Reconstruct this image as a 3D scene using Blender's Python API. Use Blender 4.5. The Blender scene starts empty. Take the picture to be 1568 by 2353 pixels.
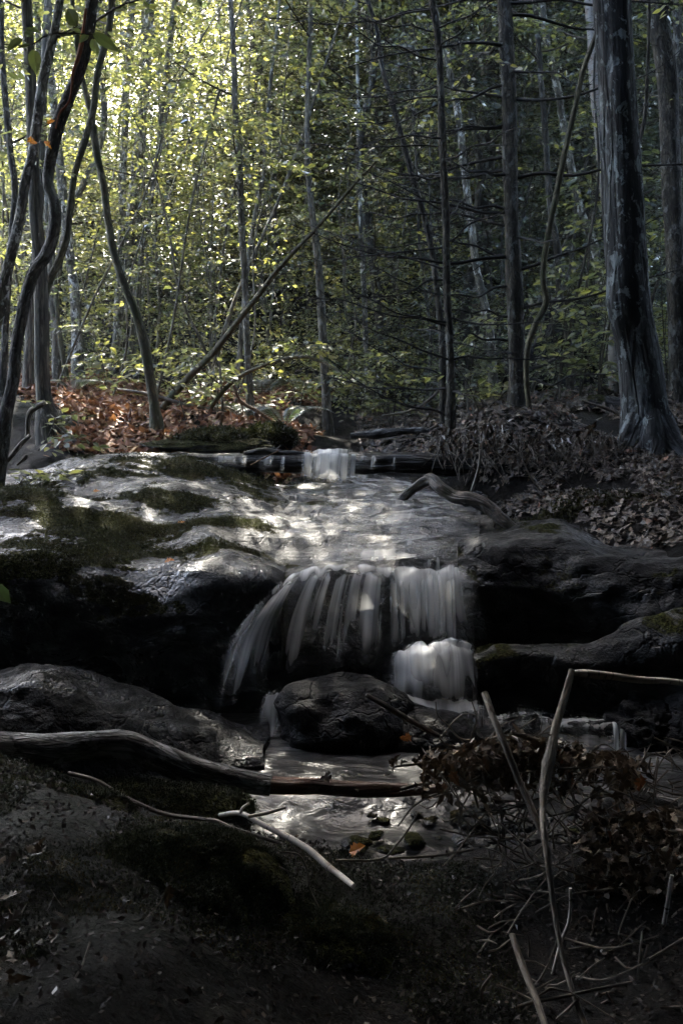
import bpy, math
import numpy as np
from mathutils import Vector
rng = np.random.default_rng(11)
scene = bpy.context.scene
COL = scene.collection
FPX, U0, V0, PITCH, CAMZ = 2286.67, 784.0, 1176.0, math.radians(6.9), 1.4
CP, SP = math.cos(PITCH), math.sin(PITCH)

# ------------------------------------------------------------------ placing helpers
def P(u, v, y):
    """World point seen at photo position (u, v) when it stands at ground distance y."""
    a = (u - U0) / FPX; b = -(v - V0) / FPX
    t = y / (CP + b * SP)
    return np.array([a * t, y, CAMZ + (-SP + b * CP) * t])

def smooth(a, b, x):
    t = np.clip((x - a) / (b - a), 0, 1)
    return t * t * (3 - 2 * t)

def _hash(ix, iy, iz):
    h = (ix.astype(np.int64) * 374761393 + iy.astype(np.int64) * 668265263 + iz.astype(np.int64) * 2147483647) & 0xffffffff
    h = ((h ^ (h >> 13)) * 1274126177) & 0xffffffff
    h = ((h ^ (h >> 16)) * 2246822519) & 0xffffffff
    return ((h ^ (h >> 15)) & 0xffff) / 32767.5 - 1.0

def vnoise(p):
    p = np.asarray(p, float); f = np.floor(p); w = p - f; w = w * w * w * (w * (w * 6 - 15) + 10)
    i = f.astype(np.int64); r = 0
    for dx in (0, 1):
        for dy in (0, 1):
            for dz in (0, 1):
                k = (w[..., 0] if dx else 1 - w[..., 0]) * (w[..., 1] if dy else 1 - w[..., 1]) * (w[..., 2] if dz else 1 - w[..., 2])
                r = r + k * _hash(i[..., 0] + dx, i[..., 1] + dy, i[..., 2] + dz)
    return r

def fbm(p, octv=4, gain=.5):
    p = np.asarray(p, float); s = 0; a = 1.0
    for o in range(octv):
        s = s + a * vnoise(p * (2.03 ** o) + 17.3 * o); a *= gain
    return s

def catmull(pts, n):
    p = np.asarray(pts, float)
    if len(p) == 2:
        t = np.linspace(0, 1, n)[:, None]; return p[0] * (1 - t) + p[1] * t
    k = p[:, :3] if p.shape[1] >= 3 else p
    s = np.concatenate([[0], np.cumsum(np.sqrt(np.linalg.norm(np.diff(k, axis=0), axis=1) + 1e-9))])
    q = np.vstack([2 * p[0] - p[1], p, 2 * p[-1] - p[-2]])
    sq = np.concatenate([[2 * s[0] - s[1]], s, [2 * s[-1] - s[-2]]])
    t = np.linspace(0, s[-1], n); i = np.clip(np.searchsorted(s, t, side='right') - 1, 0, len(s) - 2)
    P0, P1, P2, P3 = q[i], q[i + 1], q[i + 2], q[i + 3]
    t0, t1, t2, t3 = (sq[i + j][:, None] for j in range(4)); t = t[:, None]
    A1 = (t1 - t) / (t1 - t0) * P0 + (t - t0) / (t1 - t0) * P1
    A2 = (t2 - t) / (t2 - t1) * P1 + (t - t1) / (t2 - t1) * P2
    A3 = (t3 - t) / (t3 - t2) * P2 + (t - t2) / (t3 - t2) * P3
    B1 = (t2 - t) / (t2 - t0) * A1 + (t - t0) / (t2 - t0) * A2
    B2 = (t3 - t) / (t3 - t1) * A2 + (t - t1) / (t3 - t1) * A3
    return (t2 - t) / (t2 - t1) * B1 + (t - t1) / (t2 - t1) * B2

# ------------------------------------------------------------------ mesh builder
class MB:
    def __init__(s):
        s.V = []; s.n = 0; s.idx = []; s.siz = []; s.mat = []; s.rnd = []; s.vec = []; s.ed = []; s.smo = []
    def add(s, V, F, mat=0, rnd=None, vec=None, ed=None, smo=False):
        V = np.asarray(V, float).reshape(-1, 3); F = np.asarray(F, int)
        s.V.append(V); s.idx.append((F + s.n).ravel()); m = len(F)
        s.siz.append(np.full(m, F.shape[1])); s.mat.append(np.full(m, mat))
        s.rnd.append(rng.random(m) if rnd is None else np.broadcast_to(np.asarray(rnd, float), (m,)))
        s.vec.append(V if vec is None else np.asarray(vec, float).reshape(-1, 3))
        s.ed.append(np.ones(len(V)) if ed is None else np.asarray(ed, float).ravel())
        s.smo.append(np.full(m, smo)); s.n += len(V)
        return s
    def build(s, name, mats, parent=None, origin=None):
        V = np.concatenate(s.V); idx = np.concatenate(s.idx); siz = np.concatenate(s.siz)
        org = np.zeros(3) if origin is None else np.asarray(origin, float)
        V = V - org
        me = bpy.data.meshes.new(name)
        me.vertices.add(len(V)); me.vertices.foreach_set('co', V.astype(np.float32).ravel())
        me.loops.add(len(idx)); me.loops.foreach_set('vertex_index', idx.astype(np.int32))
        me.polygons.add(len(siz))
        me.polygons.foreach_set('loop_start', (np.cumsum(siz) - siz).astype(np.int32))
        me.polygons.foreach_set('loop_total', siz.astype(np.int32))
        me.polygons.foreach_set('material_index', np.concatenate(s.mat).astype(np.int32))
        me.polygons.foreach_set('use_smooth', np.concatenate(s.smo))
        me.update(calc_edges=True)
        a = me.attributes.new('rnd', 'FLOAT', 'FACE'); a.data.foreach_set('value', np.concatenate(s.rnd).astype(np.float32))
        a = me.attributes.new('bk', 'FLOAT_VECTOR', 'POINT'); a.data.foreach_set('vector', np.concatenate(s.vec).astype(np.float32).ravel())
        a = me.attributes.new('ed', 'FLOAT', 'POINT'); a.data.foreach_set('value', np.concatenate(s.ed).astype(np.float32))
        for m in (mats if isinstance(mats, (list, tuple)) else [mats]): me.materials.append(m)
        o = bpy.data.objects.new(name, me); COL.objects.link(o)
        if parent is not None:
            o.parent = parent; o.location = org - np.array(parent.location)
        else: o.location = org
        return o

def tag(o, label=None, cat=None, group=None, kind=None):
    if label: o['label'] = label
    if cat: o['category'] = cat
    if group: o['group'] = group
    if kind: o['kind'] = kind
    return o
def empty(name, loc, label, cat, group=None):
    o = bpy.data.objects.new(name, None); o.location = [float(c) for c in loc]; o.empty_display_size = .1
    COL.objects.link(o); return tag(o, label, cat, group)

def tube(mb, pts, rad, sides=8, rough=.06, mat=0, n=None, freq=3.0, seed=None, cap=True, knots=0):
    """Round tapered limb along pts with rad per point."""
    pts = np.asarray(pts, float); rad = np.broadcast_to(np.asarray(rad, float), (len(pts),))
    pr = np.column_stack([pts, rad])
    if n is None: n = max(3, len(pts))
    pr = catmull(pr, n) if len(pts) > 1 else pr
    p, r = pr[:, :3], np.maximum(pr[:, 3], .0008)
    t = np.gradient(p, axis=0); t /= np.linalg.norm(t, axis=1)[:, None] + 1e-9
    ref = np.array([0, 0, 1.]) if abs(t[:, 2]).mean() < .8 else np.array([0, 1., 0])
    a = np.cross(t, ref); a /= np.linalg.norm(a, axis=1)[:, None] + 1e-9
    b = np.cross(a, t)
    th = np.linspace(0, 2 * np.pi, sides, endpoint=False)
    L = np.concatenate([[0], np.cumsum(np.linalg.norm(np.diff(p, axis=0), axis=1))])
    sd = rng.random() * 50 if seed is None else seed
    rr = r[:, None] * np.ones(sides)
    cyl = np.stack([np.cos(th)[None] * r[:, None], np.sin(th)[None] * r[:, None], np.repeat(L[:, None], sides, 1)], -1)
    if rough:
        q = np.stack([np.cos(th)[None] * np.ones((n, 1)) * 1.2, np.sin(th)[None] * np.ones((n, 1)) * 1.2, np.repeat(L[:, None], sides, 1) * freq], -1) + sd
        rr = rr * (1 + rough * 1.6 * fbm(q, 3))
    if knots:
        for k in range(knots):
            ki = rng.integers(1, n - 1); kt = rng.random() * 6.28
            dth = np.angle(np.exp(1j * (th - kt)))
            rr = rr * (1 + .35 * np.exp(-((L[:, None] - L[ki]) / (1.6 * r[ki])) ** 2 - (dth[None] / .55) ** 2))
    V = p[:, None, :] + a[:, None, :] * (np.cos(th)[None, :, None] * rr[..., None]) + b[:, None, :] * (np.sin(th)[None, :, None] * rr[..., None])
    i = np.arange(n - 1)[:, None] * sides; j = np.arange(sides)[None]; j2 = (j + 1) % sides
    F = np.stack([i + j, i + j2, i + sides + j2, i + sides + j], -1).reshape(-1, 4)
    mb.add(V, F, mat, vec=cyl + sd, smo=True)
    if cap:
        for e, fl in ((0, True), (n - 1, False)):
            ring = V[e]; c = ring.mean(0) + t[e] * (-1 if fl else 1) * r[e] * .3
            VV = np.vstack([ring, c]); k = np.arange(sides); k2 = (k + 1) % sides
            FF = np.stack([k2, k, np.full(sides, sides)], -1) if fl else np.stack([k, k2, np.full(sides, sides)], -1)
            mb.add(VV, FF, mat, vec=VV * .3 + 9)
    return p, r

def grid_faces(nv, nu):
    i = np.arange(nv - 1)[:, None] * nu; j = np.arange(nu - 1)[None]
    return np.stack([i + j, i + j + 1, i + nu + j + 1, i + nu + j], -1).reshape(-1, 4)

def loft(curves, nu, nv):
    """Surface through curves of (u, v, dist); returns (nv, nu, 3)."""
    R = []
    for c in curves:
        R.append(catmull([P(*k) if len(k) == 3 else np.array(k[:3]) for k in c], nu))
    R = np.array(R); out = np.empty((nv, nu, 3))
    for k in range(nu): out[:, k] = catmull(R[:, k], nv)
    return out

def gnormals(G):
    du = np.gradient(G, axis=1); dv = np.gradient(G, axis=0)
    n = np.cross(du, dv); n /= np.linalg.norm(n, axis=2)[..., None] + 1e-9
    return n * np.where(n[..., 2:3].mean() < 0, -1, 1)

# ------------------------------------------------------------------ leaves
def unit(a): return a / (np.linalg.norm(a, axis=-1)[..., None] + 1e-9)
def leaves(mb, b, d, n, L, W, fold=.25, mat=0, shape=6, rnd=None, curl=.12):
    b = np.asarray(b, float); N = len(b)
    d = unit(d); s = unit(np.cross(n, d)); n = np.cross(d, s)
    L = np.broadcast_to(L, (N,))[:, None]; W = np.broadcast_to(W, (N,))[:, None] / 2
    fold = np.broadcast_to(fold, (N,))[:, None]; curl = np.broadcast_to(curl, (N,))[:, None]
    def pt(x, y): return b + d * L * x + s * W * y + n * (abs(y) * W * fold - curl * L * x * x)
    if shape == 4:
        V = np.stack([pt(0, 0), pt(.45, -1), pt(1, 0), pt(.45, 1)], 1)
        F = np.array([[0, 1, 2], [0, 2, 3]])
    elif shape == 6:
        V = np.stack([pt(0, 0), pt(.28, -.85), pt(.62, -.8), pt(1, 0), pt(.62, .8), pt(.28, .85)], 1)
        F = np.array([[0, 1, 2, 3], [0, 3, 4, 5]])
    elif shape == 12:
        xs = np.array([.1, .25, .42, .6, .78, .9]); ys = np.array([-.5, -.9, -1., -.85, -.5, -.22])
        k = [pt(0, 0)] + [pt(x, y) for x, y in zip(xs, ys)] + [pt(1, 0)] + [pt(x, -y) for x, y in zip(xs[::-1], ys[::-1])] + [pt(x, 0) for x in (.25, .5, .75)]
        V = np.stack(k, 1); F = np.array([[0, 1, 2, 14], [14, 2, 3, 15], [15, 3, 4, 16], [16, 4, 5, 6], [16, 6, 7, 8], [16, 8, 9, 10], [15, 16, 10, 11], [14, 15, 11, 12], [0, 14, 12, 13]])
        F = np.array([[0, 1, 2, 14], [14, 2, 3, 3], [14, 3, 4, 15], [15, 4, 5, 16], [16, 5, 6, 7], [16, 7, 8, 9], [15, 16, 9, 10], [14, 15, 10, 11], [14, 11, 12, 12], [0, 14, 12, 13]])
        tri = []
        for f in F:
            for q in range(1, 3):
                if len({f[0], f[q], f[q + 1]}) == 3: tri.append([f[0], f[q], f[q + 1]])
        F = np.array(tri)
    else:   # ragged lobed dead leaf
        xs = [.12, .2, .34, .42, .6, .7]; ys = [-.35, -1.0, -.45, -1.05, -.4, -.55]
        k = [pt(0, 0)] + [pt(x, y) for x, y in zip(xs, ys)] + [pt(1, 0)] + [pt(x, -y * .92) for x, y in zip(xs[::-1], ys[::-1])] + [pt(.45, 0)]
        V = np.stack(k, 1)
        V = V + (rng.random(V.shape) - .5) * (L[:, :, None] * .12)
        F = np.array([[i, (i + 1) % 14, 14] for i in range(14)])
    m = V.shape[1]
    FF = (F[None] + (np.arange(N) * m)[:, None, None]).reshape(-1, F.shape[1])
    r = rng.random(N) if rnd is None else np.broadcast_to(rnd, (N,))
    mb.add(V.reshape(-1, 3), FF, mat, rnd=np.repeat(r, len(F)))

def frames(az, pitch, roll):
    x = np.stack([np.cos(az) * np.cos(pitch), np.sin(az) * np.cos(pitch), np.sin(pitch)], -1)
    h = np.stack([-np.sin(az), np.cos(az), 0 * az], -1)
    z = np.cross(x, h)
    y = h * np.cos(roll)[:, None] + z * np.sin(roll)[:, None]
    return x, y, np.cross(x, y)

def sprays(mb, pos, size, leaf, nl=13, pitch=(-.25, .3), az=None, shape=4, mat=0, tmat=1, twig=.0025, wr=.6, tilt=.45, droop=.18, rnd=None):
    """Flat fans of alternate leaves on thin twigs."""
    pos = np.asarray(pos, float); M = len(pos)
    if M == 0: return
    az = rng.random(M) * 2 * np.pi if az is None else az
    x, y, z = frames(az, rng.uniform(*pitch, M), rng.normal(0, .3, M))
    size = np.broadcast_to(size, (M,)); leaf = np.broadcast_to(leaf, (M,))
    t = np.linspace(.12, 1, nl)[None] + rng.normal(0, .03, (M, nl)); t = np.clip(t, .05, 1.05)
    sd = np.where(np.arange(nl) % 2, 1., -1.)[None] * np.ones((M, 1)); sd[:, -1] = 0
    S = size[:, None]
    off = sd * S * .16 * rng.random((M, nl)) * (1.2 - t)
    B = pos[:, None] + x[:, None] * (S * t)[..., None] + y[:, None] * off[..., None] - z[:, None] * 0 - np.array([0, 0, 1.]) * (S * t * t * droop)[..., None]
    ang = sd * rng.uniform(.6, 1.15, (M, nl))
    D = x[:, None] * np.cos(ang)[..., None] + y[:, None] * np.sin(ang)[..., None] + rng.normal(0, .16, (M, nl, 3)) - np.array([0, 0, .12])
    Nn = z[:, None] + rng.normal(0, tilt, (M, nl, 3))
    LL = (leaf[:, None] * rng.uniform(.65, 1.25, (M, nl))).ravel()
    rr = rng.random((M, nl)) if rnd is None else np.clip(np.asarray(rnd)[:, None] + rng.normal(0, .15, (M, nl)), 0, 1)
    leaves(mb, B.reshape(-1, 3), D.reshape(-1, 3), Nn.reshape(-1, 3), LL, LL * wr * rng.uniform(.8, 1.15, M * nl), shape=shape, mat=mat, rnd=rr.ravel())
    if twig:
        k = 4; tt = np.linspace(0, 1, k)
        C = pos[:, None] + x[:, None] * (S * tt[None])[..., None] - np.array([0, 0, 1.]) * (S * tt * tt * droop)[..., None]
        th = np.arange(3) * 2.094
        R = twig * (1.15 - tt)[None, :, None, None] * (size / .5)[:, None, None, None]
        V = C[:, :, None] + R * (y[:, None, None] * np.cos(th)[None, None, :, None] + z[:, None, None] * np.sin(th)[None, None, :, None])
        base = (np.arange(M) * k * 3)[:, None, None, None] + (np.arange(k - 1) * 3)[None, :, None, None]
        j = np.arange(3); q = np.stack([j, (j + 1) % 3, (j + 1) % 3 + 3, j + 3], -1)
        mb.add(V.reshape(-1, 3), (base + q[None, None]).reshape(-1, 4), tmat)

# ------------------------------------------------------------------ materials
def new_mat(name):
    m = bpy.data.materials.new(name); m.use_nodes = True; nt = m.node_tree; nt.nodes.clear()
    out = nt.nodes.new('ShaderNodeOutputMaterial'); return m, nt, out
def nd(nt, t, ins=None, **kw):
    n = nt.nodes.new('ShaderNode' + t)
    for k, v in kw.items(): setattr(n, k, v)
    for k, v in (ins or {}).items():
        s = n.inputs[k]
        if isinstance(v, bpy.types.NodeSocket): nt.links.new(v, s)
        else: s.default_value = v
    return n
def c4(c): return (c[0], c[1], c[2], 1)
def attr(nt, name): return nd(nt, 'Attribute', attribute_name=name)
def mixc(nt, f, a, b):
    n = nt.nodes.new('ShaderNodeMix'); n.data_type = 'RGBA'
    for k, v in ((0, f), (6, a), (7, b)):
        if isinstance(v, bpy.types.NodeSocket): nt.links.new(v, n.inputs[k])
        else: n.inputs[k].default_value = v if k == 0 else c4(v)
    return n.outputs[2]
def ramp(nt, f, a, b, c0=0., c1=1.):
    n = nd(nt, 'MapRange', {'Value': f, 'From Min': a, 'From Max': b, 'To Min': c0, 'To Max': c1}, interpolation_type='SMOOTHSTEP')
    return n.outputs[0]
def mth(nt, op, a, b=0.):
    return nd(nt, 'Math', {0: a, 1: b}, operation=op).outputs[0]
def vscale(nt, vec, s):
    n = nd(nt, 'Mapping', {'Vector': vec}); n.inputs['Scale'].default_value = s; return n.outputs[0]
def noise(nt, vec, scale, detail=4, rough=.55, dist=0.):
    return nd(nt, 'TexNoise', {'Vector': vec, 'Scale': scale, 'Detail': detail, 'Roughness': rough, 'Distortion': dist}).outputs[0]
def bump(nt, h, dist, strength=1.):
    return nd(nt, 'Bump', {'Height': h, 'Distance': dist, 'Strength': strength}).outputs[0]
def link(nt, a, b): nt.links.new(a, b)
def geo(nt): return nd(nt, 'NewGeometry')

def leaf_mat(name, cols, trans, tw=.5, gl=.12, rough=.45):
    m, nt, out = new_mat(name); r = attr(nt, 'rnd').outputs['Fac']
    cr = nd(nt, 'ValToRGB', {'Fac': r}); tr = nd(nt, 'ValToRGB', {'Fac': r})
    for ramp_, cc in ((cr, cols), (tr, trans)):
        e = ramp_.color_ramp.elements
        while len(e) < len(cc): e.new(.5)
        for i, (p, c) in enumerate(cc): e[i].position = p; e[i].color = c4(c)
    d = nd(nt, 'BsdfDiffuse', {'Color': cr.outputs[0]}); t = nd(nt, 'BsdfTranslucent', {'Color': tr.outputs[0]})
    mx = nd(nt, 'MixShader', {0: tw, 1: d.outputs[0], 2: t.outputs[0]})
    g = nd(nt, 'BsdfGlossy', {'Color': (1, 1, 1, 1), 'Roughness': rough})
    lw = nd(nt, 'LayerWeight', {'Blend': .35})
    f = mth(nt, 'MULTIPLY', lw.outputs['Fresnel'], gl * 2)
    f = mth(nt, 'ADD', f, gl * .25)
    m2 = nd(nt, 'MixShader', {0: f, 1: mx.outputs[0], 2: g.outputs[0]}); link(nt, m2.outputs[0], out.inputs[0])
    return m

def bark_mat(name, dark, light, lichen=None, lam=.5, scale=14., stretch=.22, bmp=.012, moss=None, rough=.8):
    m, nt, out = new_mat(name); v = attr(nt, 'bk').outputs['Vector']
    vs = vscale(nt, v, (1, 1, stretch))
    n1 = noise(nt, vs, scale, 6, .62); n2 = noise(nt, v, 3.1, 4, .6); n3 = noise(nt, vscale(nt, v, (1, 1, .6)), 15.0, 5, .7, .5)
    crack = nd(nt, 'TexVoronoi', {'Vector': vscale(nt, v, (1, 1, stretch * .8)), 'Scale': scale * 1.9}, feature='DISTANCE_TO_EDGE').outputs['Distance']
    ck = ramp(nt, crack, .0, .16)
    f = mth(nt, 'MULTIPLY', ramp(nt, n1, .38, .62), mth(nt, 'ADD', mth(nt, 'MULTIPLY', ck, .65), .35))
    col = mixc(nt, f, dark, light)
    if lichen: col = mixc(nt, mth(nt, 'MULTIPLY', ramp(nt, n3, .54, .58), lam), col, lichen)
    col = mixc(nt, mth(nt, 'MULTIPLY', ramp(nt, noise(nt, vscale(nt, v, (1, 1, .35)), 11., 4, .65), .50, .60), .8), col, dark)
    if moss: col = mixc(nt, mth(nt, 'MULTIPLY', ramp(nt, noise(nt, v, 5., 5, .6), .5, .62), .8), col, moss)
    h = mth(nt, 'ADD', f, mth(nt, 'MULTIPLY', n3, .4))
    p = nd(nt, 'BsdfPrincipled', {'Base Color': col, 'Roughness': rough, 'Normal': bump(nt, h, bmp, .9)})
    p.inputs['Specular IOR Level'].default_value = .3
    link(nt, p.outputs[0], out.inputs[0]); return m

def birch_mat(name, k=1.):
    m, nt, out = new_mat(name); v = attr(nt, 'bk').outputs['Vector']
    n1 = noise(nt, vscale(nt, v, (1, 1, 6.)), 18, 5, .6); n2 = noise(nt, v, 9., 4, .6)
    col = mixc(nt, ramp(nt, n1, .56, .66), (.22 * k, .2 * k, .175 * k), (.03, .027, .024))
    col = mixc(nt, mth(nt, 'MULTIPLY', ramp(nt, n2, .5, .68), .75), col, (.14, .08, .045))
    p = nd(nt, 'BsdfPrincipled', {'Base Color': col, 'Roughness': .7, 'Normal': bump(nt, n1, .004, .6)})
    link(nt, p.outputs[0], out.inputs[0]); return m

def rock_mat(name, base=(.018, .018, .019), wet=.26, moss_amt=.5, moss_col=(.030, .031, .009), mscale=2.6, bmp=.02, up=.55, fine=1., st=(1, 1, 1.6), spec=.75, mask=False):
    m, nt, out = new_mat(name); g = geo(nt); pos = g.outputs['Position']
    nz = nd(nt, 'SeparateXYZ', {0: g.outputs['Normal']}).outputs[2]
    nb = noise(nt, pos, 12., 6, .62); nm = noise(nt, pos, 30., 4, .65); nf = noise(nt, pos, 85., 3, .6)
    lay = noise(nt, vscale(nt, pos, (1.2, 3.2, 9.)), 4., 5, .6, .3)
    if mask:
        e = mth(nt, 'ADD', attr(nt, 'ed').outputs['Fac'], mth(nt, 'MULTIPLY', mth(nt, 'SUBTRACT', nm, .5), 1.3))
        mk = ramp(nt, e, .42, .56)
    elif moss_amt > 0:
        n1 = noise(nt, vscale(nt, pos, st), mscale, 6, .66, .5)
        mk = mth(nt, 'MULTIPLY', ramp(nt, n1, .60 - .22 * moss_amt, .66 - .22 * moss_amt), ramp(nt, nz, up - .35, up))
    else: mk = nd(nt, 'Value').outputs[0]; mk.default_value = 0.
    rc = mixc(nt, ramp(nt, nb, .3, .75), base, tuple(c * 2.1 for c in base))
    rc = mixc(nt, mth(nt, 'MULTIPLY', ramp(nt, lay, .5, .62), .5), rc, tuple(c * .5 for c in base))
    mc = mixc(nt, ramp(nt, nf, .38, .66), tuple(c * .25 for c in moss_col), tuple(c * 1.25 for c in moss_col))
    mc = mixc(nt, mth(nt, 'MULTIPLY', ramp(nt, noise(nt, pos, 6., 3), .5, .7), .6), mc, (.028, .017, .007))
    h = mth(nt, 'ADD', mth(nt, 'MULTIPLY', nb, .45), mth(nt, 'MULTIPLY', nm, .40 * fine))
    h = mth(nt, 'ADD', h, mth(nt, 'MULTIPLY', nf, .26 * fine)); h = mth(nt, 'ADD', h, mth(nt, 'MULTIPLY', lay, .25))
    dv = nd(nt, 'VectorMath', {0: vscale(nt, pos, (1., 1.5, 2.6)), 1: nd(nt, 'TexNoise', {'Vector': pos, 'Scale': 3.5, 'Detail': 4.}).outputs['Color']}, operation='ADD').outputs[0]
    vo = nd(nt, 'TexVoronoi', {'Vector': dv, 'Scale': 2.3}, feature='DISTANCE_TO_EDGE').outputs['Distance']
    ck = ramp(nt, vo, .0, .035); h = mth(nt, 'ADD', h, mth(nt, 'MULTIPLY', ck, .30))
    rc = mixc(nt, ck, tuple(c * .35 for c in base), rc)
    nrm = bump(nt, h, bmp, 1.)
    mn = bump(nt, mth(nt, 'ADD', nm, nf), .03, 1.)
    wm = ramp(nt, noise(nt, vscale(nt, pos, (1.2, 2.4, 2.)), 2.6, 5, .65, .6), .44, .58)
    ro = mth(nt, 'ADD', mth(nt, 'MULTIPLY', ramp(nt, nf, .3, .7), .08), nd(nt, 'MapRange', {'Value': wm, 'To Min': .55, 'To Max': wet}).outputs[0])
    rk = nd(nt, 'BsdfPrincipled', {'Base Color': rc, 'Roughness': ro, 'Normal': nrm}); link(nt, nd(nt, 'MapRange', {'Value': wm, 'To Min': spec * .3, 'To Max': spec}).outputs[0], rk.inputs['Specular IOR Level'])
    mo = nd(nt, 'BsdfPrincipled', {'Base Color': mc, 'Roughness': .95, 'Normal': mn}); mo.inputs['Specular IOR Level'].default_value = .05
    mx = nd(nt, 'MixShader', {0: mk, 1: rk.outputs[0], 2: mo.outputs[0]}); link(nt, mx.outputs[0], out.inputs[0]); return m

def soil_mat():
    m, nt, out = new_mat('forest_floor'); g = geo(nt); pos = g.outputs['Position']
    n1 = noise(nt, pos, 1.1, 5, .6); n2 = noise(nt, pos, 22., 5, .65)
    cc = ramp(nt, noise(nt, pos, 55., 5, .7), .3, .7)
    c = mixc(nt, cc, (.0035, .003, .0022), (.011, .0075, .0048))
    c = mixc(nt, ramp(nt, n2, .4, .7), c, (.005, .0045, .0035))
    c = mixc(nt, mth(nt, 'MULTIPLY', ramp(nt, n1, .5, .62), .7), c, (.010, .013, .005))
    p = nd(nt, 'BsdfPrincipled', {'Base Color': c, 'Roughness': .9, 'Normal': bump(nt, mth(nt, 'ADD', n2, mth(nt, 'MULTIPLY', cc, .5)), .03, 1.)})
    p.inputs['Specular IOR Level'].default_value = .15
    link(nt, p.outputs[0], out.inputs[0]); return m

def silk_mat(name, sx=30., sy=.9, lo=.3, hi=.7, amax=.95, amin=0., white=.8, cross=0., tint=(1, 1, .985)):
    """White streaked water: bk = (across, along) in metres, ed = thickness 0..1."""
    m, nt, out = new_mat(name); v = attr(nt, 'bk').outputs['Vector']; ed = attr(nt, 'ed').outputs['Fac']
    n1 = noise(nt, vscale(nt, v, (sx, sy, 1)), 1., 2.5, .5, .1); n2 = noise(nt, vscale(nt, v, (sx * .3, sy * .6, 1)), 1., 2, .5, .2)
    n0 = noise(nt, vscale(nt, v, (sx * 3.2, sy * 1.2, 1)), 1., 2, .5)
    f = mth(nt, 'ADD', mth(nt, 'MULTIPLY', n1, .42), mth(nt, 'MULTIPLY', n2, .42)); f = mth(nt, 'ADD', f, mth(nt, 'MULTIPLY', n0, .16))
    if cross:
        n3 = noise(nt, vscale(nt, v, (4., 9., 1)), 1., 3, .55, 1.4)
        f = mth(nt, 'ADD', mth(nt, 'MULTIPLY', f, 1 - cross), mth(nt, 'MULTIPLY', n3, cross))
    th = ramp(nt, f, lo, hi, amin, 1.)
    al = mth(nt, 'MINIMUM', mth(nt, 'MULTIPLY', mth(nt, 'MULTIPLY', th, ed), amax), .97)
    wc = (white * tint[0], white * tint[1], white * tint[2], 1)
    d = nd(nt, 'BsdfDiffuse', {'Color': wc}); t = nd(nt, 'BsdfTranslucent', {'Color': wc})
    mx = nd(nt, 'MixShader', {0: .5, 1: d.outputs[0], 2: t.outputs[0]})
    tr = nd(nt, 'BsdfTransparent')
    m3 = nd(nt, 'MixShader', {0: al, 1: tr.outputs[0], 2: mx.outputs[0]}); link(nt, m3.outputs[0], out.inputs[0])
    return m

def pool_mat():
    m, nt, out = new_mat('still_water'); pos = geo(nt).outputs['Position']
    h = noise(nt, vscale(nt, pos, (3.5, 6., 1)), 2.2, 4, .55, .8)
    h2 = noise(nt, vscale(nt, pos, (3, 12., 1)), 1.4, 3, .5, 1.)
    p = nd(nt, 'BsdfPrincipled', {'Base Color': (.012, .012, .012, 1), 'Roughness': .3, 'Normal': bump(nt, h, .022, .8)})
    p.inputs['Specular IOR Level'].default_value = .2
    d = nd(nt, 'BsdfDiffuse', {'Color': (.55, .56, .56, 1)})
    ed = attr(nt, 'ed').outputs['Fac']
    f = mth(nt, 'MULTIPLY', mth(nt, 'MULTIPLY', ramp(nt, h2, .35, .75), ed), .5)
    mx = nd(nt, 'MixShader', {0: f, 1: p.outputs[0], 2: d.outputs[0]}); link(nt, mx.outputs[0], out.inputs[0]); return m

M = {}
G1 = [(0, (.026, .034, .022)), (.5, (.046, .058, .036)), (1, (.080, .094, .060))]
M['leaf'] = leaf_mat('green_leaf', G1, [(0, (.06, .08, .03)), (.5, (.20, .22, .055)), (1, (.56, .52, .10))], .55, .11, .45)
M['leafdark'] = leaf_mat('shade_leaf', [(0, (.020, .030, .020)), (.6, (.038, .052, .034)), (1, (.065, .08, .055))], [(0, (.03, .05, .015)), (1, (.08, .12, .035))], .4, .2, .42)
M['leafgold'] = leaf_mat('pale_leaf', [(0, (.07, .09, .03)), (1, (.12, .13, .05))], [(0, (.24, .27, .03)), (.6, (.42, .40, .05)), (1, (.55, .47, .08))], .62, .22, .42)
M['shade_needle'] = leaf_mat('shade_bough_needle', [(0, (.014, .022, .014)), (1, (.03, .045, .025))], [(0, (.02, .03, .01)), (1, (.04, .06, .015))], .25, .1, .5)
M['litter_red'] = leaf_mat('dead_leaf_russet', [(0, (.045, .018, .009)), (.35, (.14, .055, .026)), (.7, (.26, .12, .06)), (.93, (.36, .23, .14)), (1, (.33, .27, .11))], [(0, (.06, .022, .008)), (1, (.18, .085, .03))], .2, .05, .5)
M['litter_brown'] = leaf_mat('dead_leaf_brown', [(0, (.016, .010, .006)), (.4, (.045, .031, .02)), (.75, (.10, .072, .048)), (.95, (.19, .15, .11)), (1, (.17, .06, .022))], [(0, (.02, .012, .006)), (1, (.06, .036, .018))], .15, .1, .5)
M['mossgrey'] = leaf_mat('grey_moss_tuft', [(0, (.010, .011, .007)), (.6, (.034, .039, .022)), (.93, (.085, .088, .05)), (1, (.10, .07, .025))], [(0, (.010, .012, .005)), (1, (.03, .035, .014))], .2, .02, .7)
M['rust_leaf'] = leaf_mat('rust_leaf', [(0, (.16, .05, .014)), (1, (.22, .08, .025))], [(0, (.16, .05, .01)), (1, (.2, .08, .02))], .3, .08, .5)
M['dry_leaf'] = leaf_mat('dry_caught_leaf', [(0, (.03, .019, .011)), (.4, (.09, .062, .038)), (.75, (.19, .145, .10)), (.95, (.30, .24, .18)), (1, (.22, .085, .03))], [(0, (.02, .012, .006)), (1, (.08, .05, .025))], .15, .05, .6)
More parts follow.
